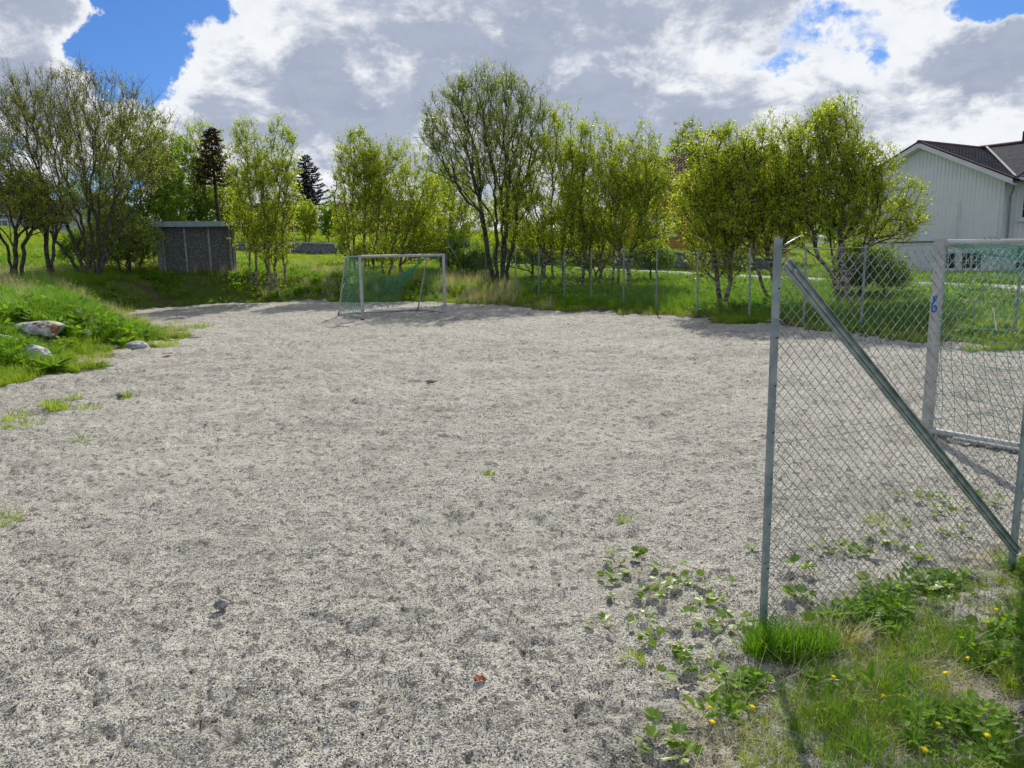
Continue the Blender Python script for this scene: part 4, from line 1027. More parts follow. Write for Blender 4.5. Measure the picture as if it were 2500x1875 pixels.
mk('birch_tree', 'tall birch touching the right side of the big centre willow', 1350, 35.0, [[(1345, 600), (1350, 480), (1370, 350)], [.5, (1375, 600), (1390, 480), (1400, 380)], [-.4, (1330, 600), (1320, 500)]],
   [(1370, 360, 60, 95), (1340, 470, 80, 120), (1410, 480, 65, 120), (1300, 540, 60, 75), (1260, 480, 55, 80), (1340, 595, 70, 40)], n_attr=620, n_leaf=18000, leaf=.072, **BIR)
mk('birch_tree', 'birch in the middle of the clump behind the fence, left of the rightmost leafy crown', 1442, 34.5, [[(1440, 600), (1450, 480), (1470, 360)], [-.4, (1425, 600), (1420, 480)], [.4, (1470, 600), (1485, 480)]],
   [(1460, 380, 62, 85), (1450, 490, 80, 120), (1390, 570, 65, 65), (1470, 580, 65, 60)], n_attr=560, n_leaf=16000, leaf=.072, **BIR)
mk('birch_tree', 'birch with a white spotted trunk just left of the yellow house window', 1512, 33.0, [[(1512, 600), (1530, 480), (1560, 380)], [.4, (1540, 600), (1580, 500)], [-.3, (1498, 600), (1500, 500)]],
   [(1560, 430, 65, 95), (1590, 500, 65, 95), (1520, 500, 65, 105), (1567, 345, 22, 38), (1560, 585, 70, 50)], n_attr=620, n_leaf=18000, leaf=.072, **BIR)
mk('garden_tree', 'pale feathery tree far behind the yellow house roof', 1675, 85.0, [[(1675, 480), (1675, 400)]], [(1680, 345, 40, 45), (1650, 370, 22, 30), (1675, 420, 30, 40)], n_attr=260, leafm=M['leaf_willow'], barkm=M['barktwig'], leaf=.14, n_leaf=4500, twig=.6)
mk('birch_tree', 'birch right of the yellow house window, with a crooked forked trunk base', 1765, 24.5, [[(1752, 690), (1742, 600), (1725, 480), (1735, 380)], [.05, (1780, 690), (1790, 610), (1800, 500)], [.12, (1800, 720), (1830, 660)]],
   [(1735, 420, 68, 115), (1775, 500, 80, 130), (1700, 520, 58, 95), (1750, 620, 65, 70)], n_attr=620, n_leaf=18500, leaf=.062, **BIR)
mk('birch_tree', 'pale-trunked birch directly left of the near fence post top', 1905, 23.8, [[(1870, 720), (1840, 640), (1838, 520), (1850, 400)], [(1890, 700), (1870, 600), (1900, 480)]],
   [(1860, 400, 75, 95), (1850, 500, 90, 120), (1900, 540, 75, 90), (1930, 470, 60, 90)], n_attr=560, n_leaf=17000, leaf=.062, **BIR)
mk('birch_tree', 'tallest birch on the right, with a pointed top above the near fence post', 2060, 22.5, [[(2040, 710), (2030, 620), (2010, 480), (1995, 360)], [.15, (2060, 690), (2050, 600), (2050, 460)], [.3, (2065, 690), (2120, 590), (2180, 520)]],
   [(2000, 400, 85, 110), (2035, 315, 55, 75), (2040, 470, 100, 110), (2110, 430, 60, 80), (2170, 500, 75, 50), (2140, 560, 95, 35), (1960, 540, 60, 60)], n_attr=900, n_leaf=25000, leaf=.06, **BIR)
mk('shrub', 'leafy bush at the foot of the tallest right birch, seen through the near fence', 2135, 24.5, [[(2135, 720)], [.3, (2160, 700)], [-.4, (2100, 700)]],
   [(2130, 690, 80, 70), (2200, 730, 60, 45), (2080, 660, 50, 60)], n_attr=340, leafm=M['leaf_green'], barkm=M['barkdark'], leaf=.065, n_leaf=10000, cat='shrub')
mk('shrub', 'low dark green bush behind the centre willow trunk', 1160, 38.5, [[(1160, 640)], [.3, (1150, 640)]], [(1165, 645, 46, 34)], n_attr=160, leafm=M['leaf_green'], barkm=M['barkdark'], leaf=.08, n_leaf=5000, cat='shrub')
mk('shrub', 'green shrub on the bank under the birches behind the fence', 1300, 37.5, [[(1300, 600)], [.5, (1320, 600)]], [(1300, 600, 65, 55), (1380, 625, 50, 35), (1240, 620, 40, 40)], n_attr=300, leafm=M['leaf_green'], barkm=M['barkdark'], leaf=.085, n_leaf=6500, cat='shrub')
for px_, Y_, lab_, rx_, ry_ in ((1440, 37.0, 'low bush under the birch clump, left of the white spotted trunk', 55, 34), (1590, 35.5, 'low bush under the right side of the middle birch clump', 50, 30), (1105, 40.0, 'bush between the far goal and the centre willow', 55, 45), (460, 41.0, 'bush directly behind the right half of the concrete shed', 60, 60), (210, 36.5, 'dark bush behind the willow trunks', 60, 50), (900, 41.0, 'bush behind the left half of the far goal', 50, 36)):
    mk('shrub', lab_, px_, Y_, [[(px_, 640)], [.3, (px_+8, 635)]], [(px_, 650-ry_*.7, rx_, ry_), (px_+rx_*.6, 655-ry_*.5, rx_*.6, ry_*.6)], n_attr=170, leafm=M['leaf_green'] if px_ % 20 else M['leaf_birch'], barkm=M['barkdark'], leaf=.08, n_leaf=4200, cat='shrub')
# trees far behind close the gaps on the horizon
proto = mk('distant_tree', 'distant rounded tree on the skyline behind the left group', 420, 95.0, [[(420, 540), (422, 470)]], [(420, 480, 55, 60), (395, 520, 40, 40)], n_attr=220, leafm=M['leaf_green'], barkm=M['barkdark'], leaf=.2, n_leaf=5200, twig=.6)
def copy_tree(o, loc, label, sc=1.0, rz=0.0, group=None):
    c = o.copy(); COL.objects.link(c); c.location = loc; c.scale = (sc, sc, sc); c.rotation_euler = (0, 0, rz); c['label'] = label
    if group: c['group'] = group
    for ch in o.children:
        k = ch.copy(); COL.objects.link(k); k.parent = c
    return c
dist = [(60, 100, 1.0, 'distant tree behind the left edge tree and pale building'), (230, 92, .9, 'distant tree glimpsed through the willow stems'), (580, 100, .95, 'distant tree behind the birch pair, left of the red house'), (930, 98, .8, 'distant tree behind the low brown-roofed house'),
        (1060, 90, .9, 'distant tree between the far goal birches and the centre willow'), (1250, 88, .85, 'distant tree behind the trunks of the centre willow'), (1400, 95, .9, 'distant tree behind the white outbuilding'), (1860, 80, .95, 'distant tree between the yellow and the white house'), (1960, 95, 1.05, 'distant tree behind the tallest right birch'), (2040, 85, .8, 'distant tree at the left corner of the white house')]
for px, Y, sc, lab in dist:
    b = base_at(px, Y); copy_tree(proto, b, lab, sc, px*.7, 'distant trees closing the skyline')
proto['group'] = 'distant trees closing the skyline'

# ------------------------------------------------------------------ boulders and loose stones
def rock(name, label, loc, size, mat, seed=0, rz=0.0, cat='boulder', sub=3, group=None):
    import bmesh
    bm = bmesh.new(); bmesh.ops.create_icosphere(bm, subdivisions=sub, radius=1)
    rg = np.random.default_rng(seed); pl = rg.normal(size=(9, 3)); pl /= np.linalg.norm(pl, axis=1, keepdims=True); off = rg.uniform(.62, .9, 9)
    for v in bm.verts:
        c = np.array(v.co)
        for p_, o_ in zip(pl, off):
            s = c @ p_
            if s > o_: c = c-p_*(s-o_)*.92
        c = c*(1+.07*math.sin(c[0]*5+seed)*math.sin(c[1]*6+seed*2)+.03*math.sin(c[2]*13+seed))
        v.co = Vector(c)*1.0
    me = bpy.data.meshes.new(name); bm.to_mesh(me); bm.free()
    o = link(name, me, mat); o.location = loc; o.scale = size; o.rotation_euler = (0, 0, rz)
    me.transform(Matrix.Diagonal((*size, 1))); o.scale = (1, 1, 1)
    tag(o, label, cat, group); return o
def boulder(label, pxc, pyb, Y, wpx, hpx, mat, seed, rz=0.0, dep=.6):
    p = P(pxc, pyb, Y); k = Y/F0; z = hz(p.x, p.y)
    return rock('boulder', label, (p.x, p.y, z+hpx*k*.18), (wpx*k*.5, wpx*k*.5*dep, hpx*k*.95), mat, seed, rz)
BOULD = [('flat grey boulder patched with orange lichen on the left grass mound', 95, 800, 16.8, 150, 26, 'lichen', 3, -.1),
         ('rounded pale boulder cut by the left edge of the photo', 12, 830, 15.2, 70, 30, 'stone', 8, .2),
         ('pale grey boulder nearest the gravel on the left mound', 85, 850, 14.6, 96, 34, 'stone', 12, -.2),
         ('small white stone top between the lichen boulder and the leafy weeds', 205, 790, 17.6, 36, 14, 'stone', 21, 0),
         ('low pale boulder at the tip of the left grass tongue', 335, 824, 17.2, 62, 17, 'stone', 30, .3)]
for lab, px, py, Y, w_, h_, mt, sd, rz in BOULD: boulder(lab, px, py, Y, w_, h_, M[mt], sd, rz)
p = G(541, 1487); rock('stone', 'fist sized grey angular stone lying alone on the gravel', (p.x, p.y, .025), (.045, .035, .03), M['pebble'], 5, .4, 'stone')
p = G(1052, 934); rock('stone', 'small dark stone in the middle of the gravel pitch', (p.x, p.y, .02), (.10, .05, .03), M['pebble'], 6, .4, 'stone')
p = G(293, 967); rock('stone', 'small dark stone beside the weeds on the left gravel', (p.x, p.y, .02), (.05, .05, .04), M['pebble'], 9, .4, 'stone')
lf = surf('rust_brown_leaf', (.32, .08, .02), (.45, .14, .03), 30, .6)
def dead_leaf(label, px, py, s, rz):
    p = G(px, py); n = 10; V_ = [(0, 0, .012)]+[(s*math.cos(t)*(1+.25*math.cos(3*t)), s*.6*math.sin(t), .01+.02*abs(math.sin(2*t))) for t in np.linspace(0, 2*math.pi, n, endpoint=False)]
    m = MB(); m.add(V_, [(0, i+1, (i+1) % n+1) for i in range(n)]); m.add([(x, y, z-.002) for x, y, z in V_], [(0, (i+1) % n+1, i+1) for i in range(n)])
    o = m.build('dead_leaf', lf); o.location = (p.x, p.y, .012); o.rotation_euler = (0, 0, rz); tag(o, label, 'leaf')
dead_leaf('curled rust brown leaf on the gravel in the lower centre', 1170, 1672, .028, .3)
dead_leaf('orange scrap of bark on the gravel right of the left mound', 407, 866, .11, .1)
def twig(label, px, pts, r):
    p = G(*px); o = MB().tube([(x, y, .012+z) for x, y, z in pts], r, 5).build('straw_stalk', M['dry'], None, True); o.location = (p.x, p.y, 0); tag(o, label, 'stalk')
twig('pale curved straw stalk on the gravel left of the coltsfoot', (1270, 1512), [(-.06, -.02, 0), (0, 0, .008), (.08, .03, .004)], .0017)
twig('hooked pale straw stalk on the gravel near the lower centre', (1300, 1655), [(-.05, 0, 0), (.05, -.01, .003), (.07, .02, .01), (.055, .05, .006)], .0017)

# ------------------------------------------------------------------ plants: prototypes for what nobody could count
def blades(n, h, spread, w, lean=.5, seg=3, droop=.35, hvar=.5):
    V_ = []; F_ = []; T = []
    for i in range(n):
        a = RNG.random()*2*math.pi; r0 = spread*math.sqrt(RNG.random()); x0, y0 = r0*math.cos(a), r0*math.sin(a)
        a2 = a+RNG.normal(0, .9); hh = h*(1-hvar+hvar*2*RNG.random()*.9); ln = lean*hh*(.3+RNG.random()); ww = w*(.7+.6*RNG.random())
        d = np.array([math.cos(a2), math.sin(a2), 0]); s_ = np.array([-d[1], d[0], 0]); b0 = len(V_); tn = RNG.random()
        for k in range(seg):
            t = k/seg; c = np.array([x0, y0, -.02])+d*ln*t**1.8+np.array([0, 0, hh*(t-droop*t*t*.6)]); wd = ww*(1-t*.75)
            V_ += [c-s_*wd/2, c+s_*wd/2]; T += [tn, tn]
        t = 1; V_.append(np.array([x0, y0, -.02])+d*ln+np.array([0, 0, hh*(1-droop*.6)])); T.append(tn)
        for k in range(seg-1): q = b0+2*k; F_.append((q, q+1, q+3, q+2))
        q = b0+2*(seg-1); F_.append((q, q+1, q+2))
    me = bpy.data.meshes.new('blades'); me.from_pydata([tuple(v) for v in V_], [], F_)
    at = me.attributes.new('tint', 'FLOAT', 'POINT'); at.data.foreach_set('value', np.array(T, dtype=np.float32)); return me
def leaf_shape(rx, ry, cup, lobes=0, n=10, stem=0.0):
    V_ = [(0, ry*.1, cup*.3)]
    for i in range(n):
        t = 2*math.pi*i/n; k = 1+(.12*math.cos(lobes*t) if lobes else 0); x = rx*k*math.sin(t); y = ry*k*(1-math.cos(t))*.9-(0 if 0 < i < n else 0)
        if i == 0: y = ry*.16
        V_.append((x, y, cup*(math.sin(t)**2+.3*math.cos(2*t))))
    F_ = [(0, i+1, (i+1) % n+1) for i in range(n)]; return V_, F_
def weedclump(n, rx, ry, spread, hh, cup=.01, lobes=0):
    V_ = []; F_ = []; T = []
    for i in range(n):
        v, f = leaf_shape(rx*(.6+.7*RNG.random()), ry*(.6+.7*RNG.random()), cup, lobes, 8)
        a = RNG.random()*6.283; tilt = RNG.uniform(-.15, .9); z = hh*RNG.random(); r0 = spread*math.sqrt(RNG.random())
        mt = Matrix.Translation((r0*math.cos(a), r0*math.sin(a), z)) @ Matrix.Rotation(a-math.pi/2+RNG.normal(0, .5), 4, 'Z') @ Matrix.Rotation(tilt, 4, 'X')
        b0 = len(V_); V_ += [tuple(mt @ Vector(p)) for p in v]; F_ += [tuple(b0+j for j in q) for q in f]; tn = RNG.random(); T += [tn]*len(v)
    me = bpy.data.meshes.new('weedleaves'); me.from_pydata(V_, [], F_)
    at = me.attributes.new('tint', 'FLOAT', 'POINT'); at.data.foreach_set('value', np.array(T, dtype=np.float32)); return me
PC = {}
def proto_col(key, meshes, mat):
    c = bpy.data.collections.new('source_'+key)
    for me in meshes:
        me.materials.append(mat); o = bpy.data.objects.new('source_'+key, me); c.objects.link(o)
    PC[key] = (c, len(meshes))
def dens_mask(x, y): return vnoise(x, y, 1.3, 20)
proto_col('tuft', [blades(34, .26, .13, .009) for _ in range(4)], M['grass'])
proto_col('lush', [blades(40, .42, .17, .013, .55) for _ in range(4)], M['grass_deep'])
proto_col('tall_dry', [blades(22, .62, .13, .006, .35, 3, .2) for _ in range(3)], M['dry'])
proto_col('weedpatch', [weedclump(16, .045, .06, .2, .22) for _ in range(4)], M['weed'])
proto_col('lawn', [blades(30, .13, .22, .014, .6) for _ in range(3)], M['grass'])
proto_col('fine_tuft', [blades(34, .12, .07, .0042, .8) for _ in range(5)], M['grass'])
proto_col('fine_lush', [blades(30, .19, .08, .006, .6) for _ in range(3)], M['grass_deep'])
proto_col('fine_dry', [blades(14, .07, .09, .0028, 1.9, 3, .8) for _ in range(4)], M['dry'])
proto_col('small_weed', [weedclump(14, .013, .020, .07, .045) for _ in range(5)], M['weed'])
def pebbles():
    import bmesh
    out = []
    for s in range(4):
        bm = bmesh.new(); bmesh.ops.create_icosphere(bm, subdivisions=1, radius=1)
        for v in bm.verts: v.co = Vector((v.co.x*(1+.3*math.sin(s+v.co.y*4)), v.co.y*.8, v.co.z*.6))*(1+random.uniform(-.15, .15))
        me = bpy.data.meshes.new('pebble'); bm.to_mesh(me); bm.free(); out.append(me)
    return out
pm_, tP, bP = newmat('loose_gravel_stone')
oi = tP.nodes.new('ShaderNodeObjectInfo'); tP.links.new(mixc(tP, oi.outputs['Random'], (.09, .088, .08), (.62, .61, .57)), bP.inputs['Base Color']); bP.inputs['Roughness'].default_value = .85
proto_col('pebble', pebbles(), pm_)

def scatter(name, key, pts, scl, label, cat, tilt=.15, flat=False):
    col, nv = PC[key]; n = len(pts)
    me = bpy.data.meshes.new(name); me.vertices.add(n); me.vertices.foreach_set('co', np.asarray(pts, dtype=np.float32).ravel())
    rot = np.stack([RNG.normal(0, tilt, n), RNG.normal(0, tilt, n), RNG.random(n)*6.283], 1).astype(np.float32)
    a = me.attributes.new('rot', 'FLOAT_VECTOR', 'POINT'); a.data.foreach_set('vector', rot.ravel())
    a = me.attributes.new('scl', 'FLOAT', 'POINT'); a.data.foreach_set('value', np.asarray(scl, dtype=np.float32))
    a = me.attributes.new('pick', 'INT', 'POINT'); a.data.foreach_set('value', RNG.integers(0, nv, n).astype(np.int32))
    o = link(name, me); tag(o, label, cat, kind='stuff')
    g = bpy.data.node_groups.new('scatter_'+name, 'GeometryNodeTree')
    g.interface.new_socket('Geometry', in_out='INPUT', socket_type='NodeSocketGeometry'); g.interface.new_socket('Geometry', in_out='OUTPUT', socket_type='NodeSocketGeometry')
    gi = g.nodes.new('NodeGroupInput'); go = g.nodes.new('NodeGroupOutput')
    ip = g.nodes.new('GeometryNodeInstanceOnPoints'); ci = g.nodes.new('GeometryNodeCollectionInfo')
    ci.inputs[0].default_value = col; ci.inputs['Separate Children'].default_value = True; ci.inputs['Reset Children'].default_value = True
    def na(nm, ty):
        q = g.nodes.new('GeometryNodeInputNamedAttribute'); q.data_type = ty; q.inputs[0].default_value = nm; return q.outputs[0]
    L = g.links.new
    L(gi.outputs[0], ip.inputs['Points']); L(ci.outputs[0], ip.inputs['Instance']); ip.inputs['Pick Instance'].default_value = True
    L(na('pick', 'INT'), ip.inputs['Instance Index'])
    e2r = g.nodes.new('FunctionNodeEulerToRotation'); L(na('rot', 'FLOAT_VECTOR'), e2r.inputs[0]); L(e2r.outputs[0], ip.inputs['Rotation'])
    L(na('scl', 'FLOAT'), ip.inputs['Scale']); L(ip.outputs[0], go.inputs[0])
    m = o.modifiers.new('scatter', 'NODES'); m.node_group = g; return o
def cloudpts(n, ymin, ymax, umin=-.78, umax=.78, power=1.0):
    """random ground points inside the wedge in front of the camera, denser near"""
    y = ymin*(ymax/ymin)**(RNG.random(n)**power); u = RNG.uniform(umin, umax, n); return u*y, y
def put(x, y, keep): x = x[keep]; y = y[keep]; return np.stack([x, y, height(x, y)], 1)
def offroad(x, y): return roaddist(x, y)[0] > RHW+.15
def edge_noise(x, y): return (vnoise(x, y, .8, 12)-.5)*1.4+(vnoise(x, y, .25, 13)-.5)*.6
BXY = [(P(px, py, Y).x, Y, w_*Y/F0*.5) for _, px, py, Y, w_, h_, *_ in BOULD]
def offrock(x, y):
    k = np.ones(len(x), bool)
    for bx, by, br in BXY: k &= ~((np.abs(x-bx) < br*.95) & (y > by-br*1.5) & (y < by+br*.5))
    return k
x, y = cloudpts(46000, 9.5, 60); pdv = pdist(x, y)+edge_noise(x, y)
k = (pdv > .05) & offroad(x, y) & offrock(x, y) & (RNG.random(len(x)) > litter(x, y)*.75)
q = put(x, y, k); scatter('bank_grass', 'tuft', q, .55+.75*RNG.random(len(q))*np.clip(pdv[k]/1.0, .25, 1)+.15*(q[:, 1] > 30), 'rough green grass covering the banks round the gravel pitch', 'grass')
x, y = cloudpts(30000, 9.5, 48); pdv = pdist(x, y)+edge_noise(x, y)
k = (pdv > .35) & offroad(x, y) & offrock(x, y) & (vnoise(x, y, 2.2, 31)+(x > 0)*.12 > .42) & (RNG.random(len(x)) > litter(x, y)*.9)
q = put(x, y, k); scatter('lush_grass', 'lush', q, (.5+.6*RNG.random(len(q)))*np.clip(pdv[k]/1.2, .35, 1.05), 'lush deep green grass on the bank', 'grass')
x, y = cloudpts(26000, 9.5, 42); pdv = pdist(x, y)+edge_noise(x, y)
k = (pdv > .2) & offroad(x, y) & offrock(x, y) & (vnoise(x, y, 1.7, 41) > .5) & (RNG.random(len(x)) > litter(x, y)*.6)
q = put(x, y, k); scatter('weed_cover', 'weedpatch', q, (.5+.8*RNG.random(len(q)))*np.clip(pdv[k]/1.0, .35, 1.1), 'broad-leaved green weeds among the bank grass', 'weeds')
x, y = cloudpts(16000, 12, 42, -.78, .05); pdv = pdist(x, y)+edge_noise(x, y)
k = (pdv > .4) & (pdv < 7) & (y > 17.5+2*vnoise(x, y, 2.0, 55)) & ((x > -7.5) | (y > 25) | (RNG.random(len(x)) < .35)) & offrock(x, y) & (vnoise(x, y, 2.0, 51) > .50)
q = put(x, y, k); scatter('dry_grass', 'tall_dry', q, .55+.6*RNG.random(len(q)), 'tall dry beige grass stalks on the left bank', 'grass')
x, y = cloudpts(42000, 42, 110); k = offroad(x, y)
q = put(x, y, k); scatter('lawn_grass', 'lawn', q, 1.2+1.2*RNG.random(len(q)), 'mown grass on the far slopes and gardens', 'grass')
# right foreground
def sdens(x, y): return -pdist(x, y, SOILP)
n = 16000; x = RNG.uniform(.6, 5.2, n); y = RNG.uniform(2.0, 6.2, n); sd = sdens(x, y); nn = vnoise(x, y, .35, 61)*.6+vnoise(x, y, .12, 62)*.4
wgt = sstep((sd+.15)/.9)
k = nn < (.27+.38*wgt)*(wgt > 0)
k &= (sd > -.1) & (RNG.random(n) < .62); q = put(x, y, k); scatter('foreground_grass', 'fine_tuft', q, .22+.50*RNG.random(len(q))*np.clip(.4+sd[k], .3, 1.1), 'short patchy grass in the lower right corner', 'grass')
k = (sd > .25) & (vnoise(x, y, .4, 63) > .58) & (RNG.random(n) < .3); q = put(x, y, k); scatter('foreground_lush_grass', 'fine_lush', q, .25+.4*RNG.random(len(q)), 'greener taller grass clumps in the lower right corner', 'grass')
k = (sd > .0) & (vnoise(x, y, .3, 64) > .5) & (RNG.random(n) < .40); q = put(x, y, k); scatter('straw_litter', 'fine_dry', q, .4+.7*RNG.random(len(q)), 'dead straw lying among the grass in the lower right corner', 'straw', .3)
k = (sd > .1) & (vnoise(x, y, .5, 65) > .45) & (RNG.random(n) < .42); q = put(x, y, k); scatter('foreground_weeds', 'small_weed', q, .5+.8*RNG.random(len(q)), 'small broad-leaved weeds among the grass in the lower right corner', 'weeds')
# tuft round the foot of the near post
b1 = G(1900, 1590); n = 75; a = RNG.random(n)*6.283; r_ = np.sqrt(RNG.random(n)); x = b1.x+.03+.20*r_*np.cos(a)*(.6+.8*RNG.random(n)); y = b1.y+.10*r_*np.sin(a)
q = np.stack([x, y, height(x, y)], 1); o = scatter('post_foot_grass', 'fine_lush', q, .30+.75*RNG.random(n), 'thick green grass tuft at the foot of the leftmost near fence post', 'grass', .2)
# loose gravel
x, y = cloudpts(52000, 2.2, 9, -.75, .75, 1.2); q = np.stack([x, y, height(x, y)+micro(x, y)+.001], 1)
x2, y2 = cloudpts(900, 2.2, 14, -.75, .75, 1.2); q = np.concatenate([q, np.stack([x2, y2, height(x2, y2)+micro(x2, y2)+.001], 1)]); big_ = len(x2)
scatter('loose_gravel', 'pebble', q, np.concatenate([.0018+.0050*RNG.random(len(q)-big_)**4+.0012*RNG.random(len(q)-big_), .005+.009*RNG.random(big_)**3]), 'loose gravel grains on the pitch', 'gravel', .5)

# ------------------------------------------------------------------ individual weeds
LEAF = []
for s in range(4):
    v, f = leaf_shape(.036, .034, .010, 7, 14)
    me = bpy.data.meshes.new('leaf'); me.from_pydata([(a, b, c+.004*math.sin(a*90+s)) for a, b, c in v], [], f); me.materials.append(M['coltsfoot'])
    at = me.attributes.new('tint', 'FLOAT', 'POINT'); at.data.foreach_set('value', np.full(len(v), s/3, dtype=np.float32)); LEAF.append(me)
STALK = MB().tube([(0, 0, -.01), (.0, .0, 1.0)], .0016, 4).mesh('stalk'); STALK.materials.append(M['stem'])
def coltsfoot(label, px, py, n, sc, spread, group):
    p = G(px, py); z = hz(p.x, p.y); root = empty('coltsfoot_plant', (p.x, p.y, z)); tag(root, label, 'weed', group)
    for i in range(n):
        a = random.random()*6.283; r = spread*math.sqrt(random.random()); s = sc*random.uniform(.6, 1.2); h = random.uniform(.012, .045)*sc
        o = link('leaf', LEAF[random.randrange(4)], None, root); o.location = (r*math.cos(a), r*math.sin(a)*.7, h)
        o.rotation_euler = (random.uniform(-.2, .7), random.uniform(-.4, .4), a-math.pi/2); o.scale = (s, s, s)
CF = [  # crop coordinates -> photo coordinates, leaves, size, spread
 (245, 330, 9, 1.0, .09), (340, 325, 4, .9, .04), (190, 425, 8, 1.0, .08), (455, 385, 6, .9, .07), (465, 460, 5, .9, .06), (360, 475, 5, .9, .05), (372, 535, 6, 1.0, .06), (590, 450, 8, .9, .08), (700, 540, 5, .9, .06),
 (640, 565, 3, 1.1, .04), (220, 525, 3, .8, .03), (150, 655, 4, .9, .05), (345, 645, 6, .8, .07), (545, 625, 4, 1.0, .04), (645, 660, 4, 1.0, .04), (655, 705, 3, 1.1, .03), (810, 650, 10, 1.15, .08), (750, 445, 4, .7, .04),
 (850, 285, 3, 1.0, .03), (1115, 385, 5, .9, .05), (1165, 395, 3, .8, .03), (1110, 535, 6, 1.3, .06), (1260, 285, 9, 1.0, .09), (1350, 300, 9, 1.0, .08), (1430, 310, 5, 1.0, .05), (1510, 245, 6, .9, .06),
 (1430, 465, 4, 1.1, .05), (1700, 320, 7, 1.1, .07), (1730, 490, 6, 1.4, .06), (1180, 685, 3, 1.1, .03), (400, 730, 6, .9, .06), (445, 785, 6, .9, .05), (430, 915, 2, 1.0, .02), (600, 815, 6, .8, .06), (690, 905, 8, 1.0, .07),
 (770, 955, 5, 1.0, .05), (550, 875, 5, .9, .05), (390, 1165, 4, 1.0, .03), (400, 1275, 4, 1.1, .05), (495, 1235, 5, 1.0, .06), (525, 1315, 5, 1.1, .05), (1550, 615, 6, 1.2, .07), (1460, 635, 4, 1.1, .04),
 (1690, 25, 8, 1.1, .12), (1780, 60, 9, 1.0, .12), (1850, 115, 7, 1.0, .1), (1960, 50, 7, 1.0, .12), (2080, 60, 7, 1.0, .1), (1540, 20, 3, .8, .05), (1640, 160, 3, .8, .04), (1860, 210, 5, .9, .06), (1940, 240, 4, .9, .05), (1900, 410, 4, 1.0, .06), (1800, 560, 4, 1.2, .05), (1990, 690, 5, 1.2, .06), (1230, 945, 6, 1.0, .07), (940, 965, 4, .9, .04)]
ORD = 'first second third fourth fifth sixth seventh eighth ninth tenth eleventh twelfth thirteenth fourteenth fifteenth sixteenth seventeenth eighteenth nineteenth twentieth'.split()
def zone(px, py):
    if px > 1870:
        if py > 1500: return 'among the corner grass'
        if px > 2150+(py-1200)*.5: return 'right of the diagonal brace'
        return 'behind the near fence mesh'
    if py > 1760: return 'at the bottom edge of the gravel'
    if py > 1540: return 'beside the post foot grass tuft'
    if py > 1460: return 'on gravel close before the near post'
    return 'on the open gravel left of the near post'
zs_ = {}
for c in CF:
    px, py = 1400+c[0]*.4973, 1200+c[1]*.4973; zs_.setdefault(zone(px, py), []).append((px, py, c[2], c[3], c[4]))
for z_, lst in zs_.items():
    lst.sort()
    for i_, (px, py, n, s, sp) in enumerate(lst):
        size = 'large' if s > 1.25 else ('few-leaved' if n <= 4 else 'many-leaved')
        coltsfoot(f'{size} coltsfoot, {ORD[i_]} from the left {z_}', px, py, n+(n > 4)*2, s*.86, sp*(1.1 if py > 1400 else 1.3), 'coltsfoot plants on the gravel')
import bmesh
def dandelion(label, px, py, h=.06, s=.017):
    h = random.uniform(.03, .07); s = random.uniform(.009, .016)
    p = G(px, py+6, h*.8); z = hz(p.x, p.y); root = empty('dandelion', (p.x, p.y, z)); tag(root, label, 'flower', 'yellow dandelions in the lower right corner')
    MB().tube([(0, 0, 0), (.004, 0, h*.5), (0, 0, h)], .0018, 5).build('stalk', M['stem'], root, True)
    m = MB()
    for k in range(22):
        a = k*2.4; r = s*(.45+.55*((k*7) % 22)/22); d = Vector((math.cos(a), math.sin(a), 0)); sd_ = Vector((-d.y, d.x, 0))*.0028
        c = Vector((0, 0, h)); e = c+d*r+Vector((0, 0, .006+.006*(1-r/s)))
        m.add([tuple(c), tuple(e-sd_), tuple(e+d*.003), tuple(e+sd_)], [(0, 1, 2, 3)])
    m.tube([(0, 0, h-.006), (0, 0, h+.008)], [.004, .007], 8)
    fh = m.build('flower_head', M['dandelion'], root); root.rotation_euler = (random.uniform(-.35, .35), random.uniform(-.35, .35), random.random()*6)
DD = [(1825, 1728, 'left pair by the bottom grass edge, right one'), (1714, 1722, 'low at the leaf rosette on the soil edge'), (1729, 1766, 'nearest the bottom left of the grass'), (2027, 1655, 'just right of the post foot tuft'), (2146, 1701, 'small one left of its brighter neighbour'), (2197, 1706, 'bright one in the middle of the corner grass'),
      (2322, 1648, 'right of the middle of the corner grass'), (2437, 1491, 'highest one under the second near post'), (2284, 1768, 'low right in the corner grass'), (2408, 1796, 'orange one near the bottom right corner'), (2240, 1826, 'lowest one at the bottom edge'), (2372, 1610, 'half open one below the second near post'), (2412, 1518, 'just below the highest one'), (1560, 1393, 'alone on the gravel among coltsfoot')]
for px, py, t in DD: dandelion('yellow dandelion flower, '+t, px, py)
def tuftthing(label, px, py, n, h, sp, mat, z=None, w=.011, cat='weed', group=None, name='grass_clump'):
    p = G(px, py); me = blades(int(n*2.6), h*1.15, sp, w if py < 1200 else .005, .8); o = link(name, me, mat); o.location = (p.x, p.y, hz(p.x, p.y)); tag(o, label, cat, group)
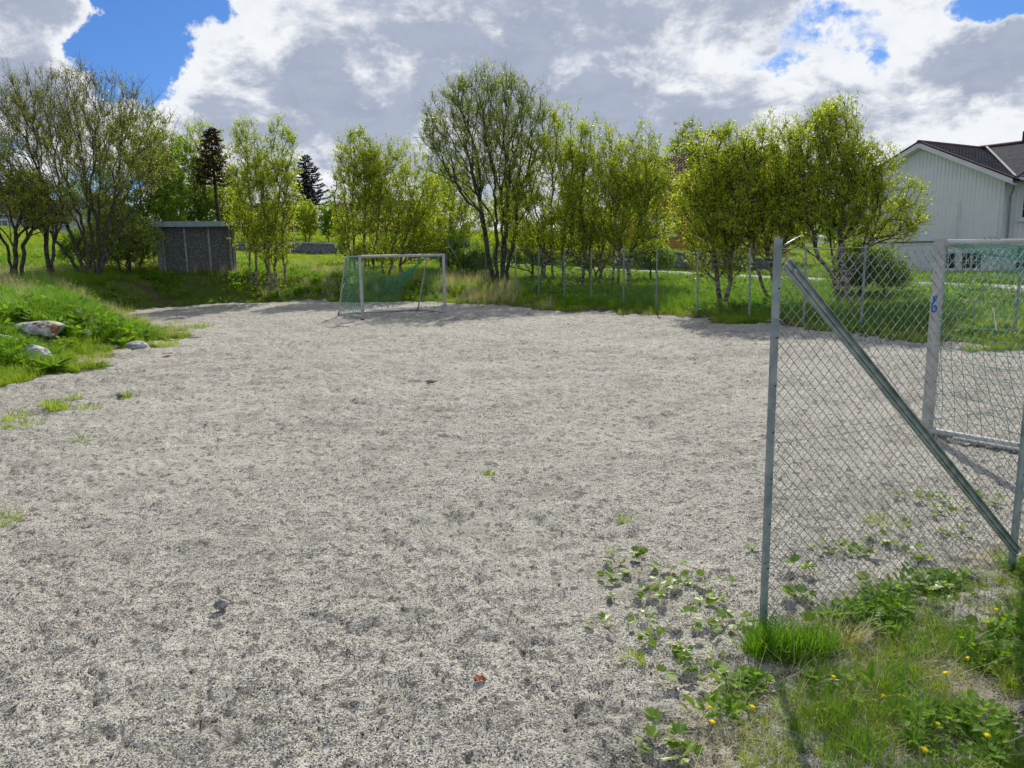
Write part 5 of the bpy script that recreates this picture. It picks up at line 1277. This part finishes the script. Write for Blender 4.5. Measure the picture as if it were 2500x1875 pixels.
for lab, px, py, n, h, sp in [('flat green clump on the left gravel, the largest of the cluster', 139, 998, 60, .16, .16), ('low green clump right of the largest one on the left gravel', 211, 996, 40, .08, .2), ('thin yellow-green clump above the largest one on the left gravel', 121, 981, 26, .06, .15),
        ('small green clump nearest the mound on the left gravel', 181, 972, 26, .09, .12), ('lone tiny clump beside the dark stone on the left gravel', 309, 966, 22, .09, .08), ('pale green clump at the left edge of the gravel', 22, 1018, 50, .09, .28), ('pale sprawling clump just right of the left edge clump', 55, 1036, 44, .08, .26),
        ('faint yellowish clump lowest on the left gravel', 200, 1073, 26, .06, .16), ('tuft cut by the left edge of the photo in the middle height', 12, 1274, 60, .10, .12), ('tiny yellow tuft in the middle of the gravel', 1195, 1156, 26, .05, .05), ('small yellow-green tuft on the gravel left of the near post', 1520, 1267, 26, .05, .06),
        ('yellow-green grass tuft on the gravel seen through the near fence', 2165, 1275, 70, .07, .15), ('mossy green clump left of the post foot tuft', 1545, 1607, 50, .04, .06), ('dry brownish tuft by the corner grass edge', 2060, 1545, 90, .09, .12),
        ('grass clump at the tip of the left mound tongue', 410, 842, 80, .14, .3), ('yellow-green grass clump isolated on the gravel right of the mound', 480, 800, 90, .14, .45), ('thin clump between the mound tongue and the far bank', 430, 787, 50, .1, .35), ('brown and yellow clump below the mound edge', 228, 880, 60, .12, .25)]:
    tuftthing(lab, px, py, n, h, sp, M['grass'] if 'brown' not in lab else M['dry'], group='grass clumps on the gravel')
def rosette(label, px, py, n, L):
    p = G(px, py); root = empty('leafy_weed', (p.x, p.y, hz(p.x, p.y))); tag(root, label, 'weed')
    v, f = leaf_shape(L*.18, L*.5, .03, 0, 12); me = bpy.data.meshes.new('leaf'); me.from_pydata([(a, b, c+b*b*-1.0) for a, b, c in v], [], f); me.materials.append(M['weed'])
    at = me.attributes.new('tint', 'FLOAT', 'POINT'); at.data.foreach_set('value', np.full(len(v), .6, dtype=np.float32))
    for i in range(n):
        o = link('leaf', me, None, root); s = random.uniform(.6, 1.1); o.scale = (s, s, s); o.rotation_euler = (random.uniform(.35, 1.0), random.uniform(-.2, .2), i*2.4); o.location = (random.uniform(-.12, .12), random.uniform(-.08, .08), .03)
rosette('large dock rosette with long green leaves at the foot of the left mound', 130, 905, 26, .42)
rosette('leafy dock plant on the mound right of the lichen boulder', 255, 830, 22, .42)
rosette('leafy dock plant near the low pale boulder at the mound tip', 300, 845, 18, .34)
rosette('young dandelion leaf rosette at the edge of the corner grass', 1735, 1745, 16, .075)
rosette('tall upright dandelion leaf in the corner grass', 2100, 1700, 6, .10)
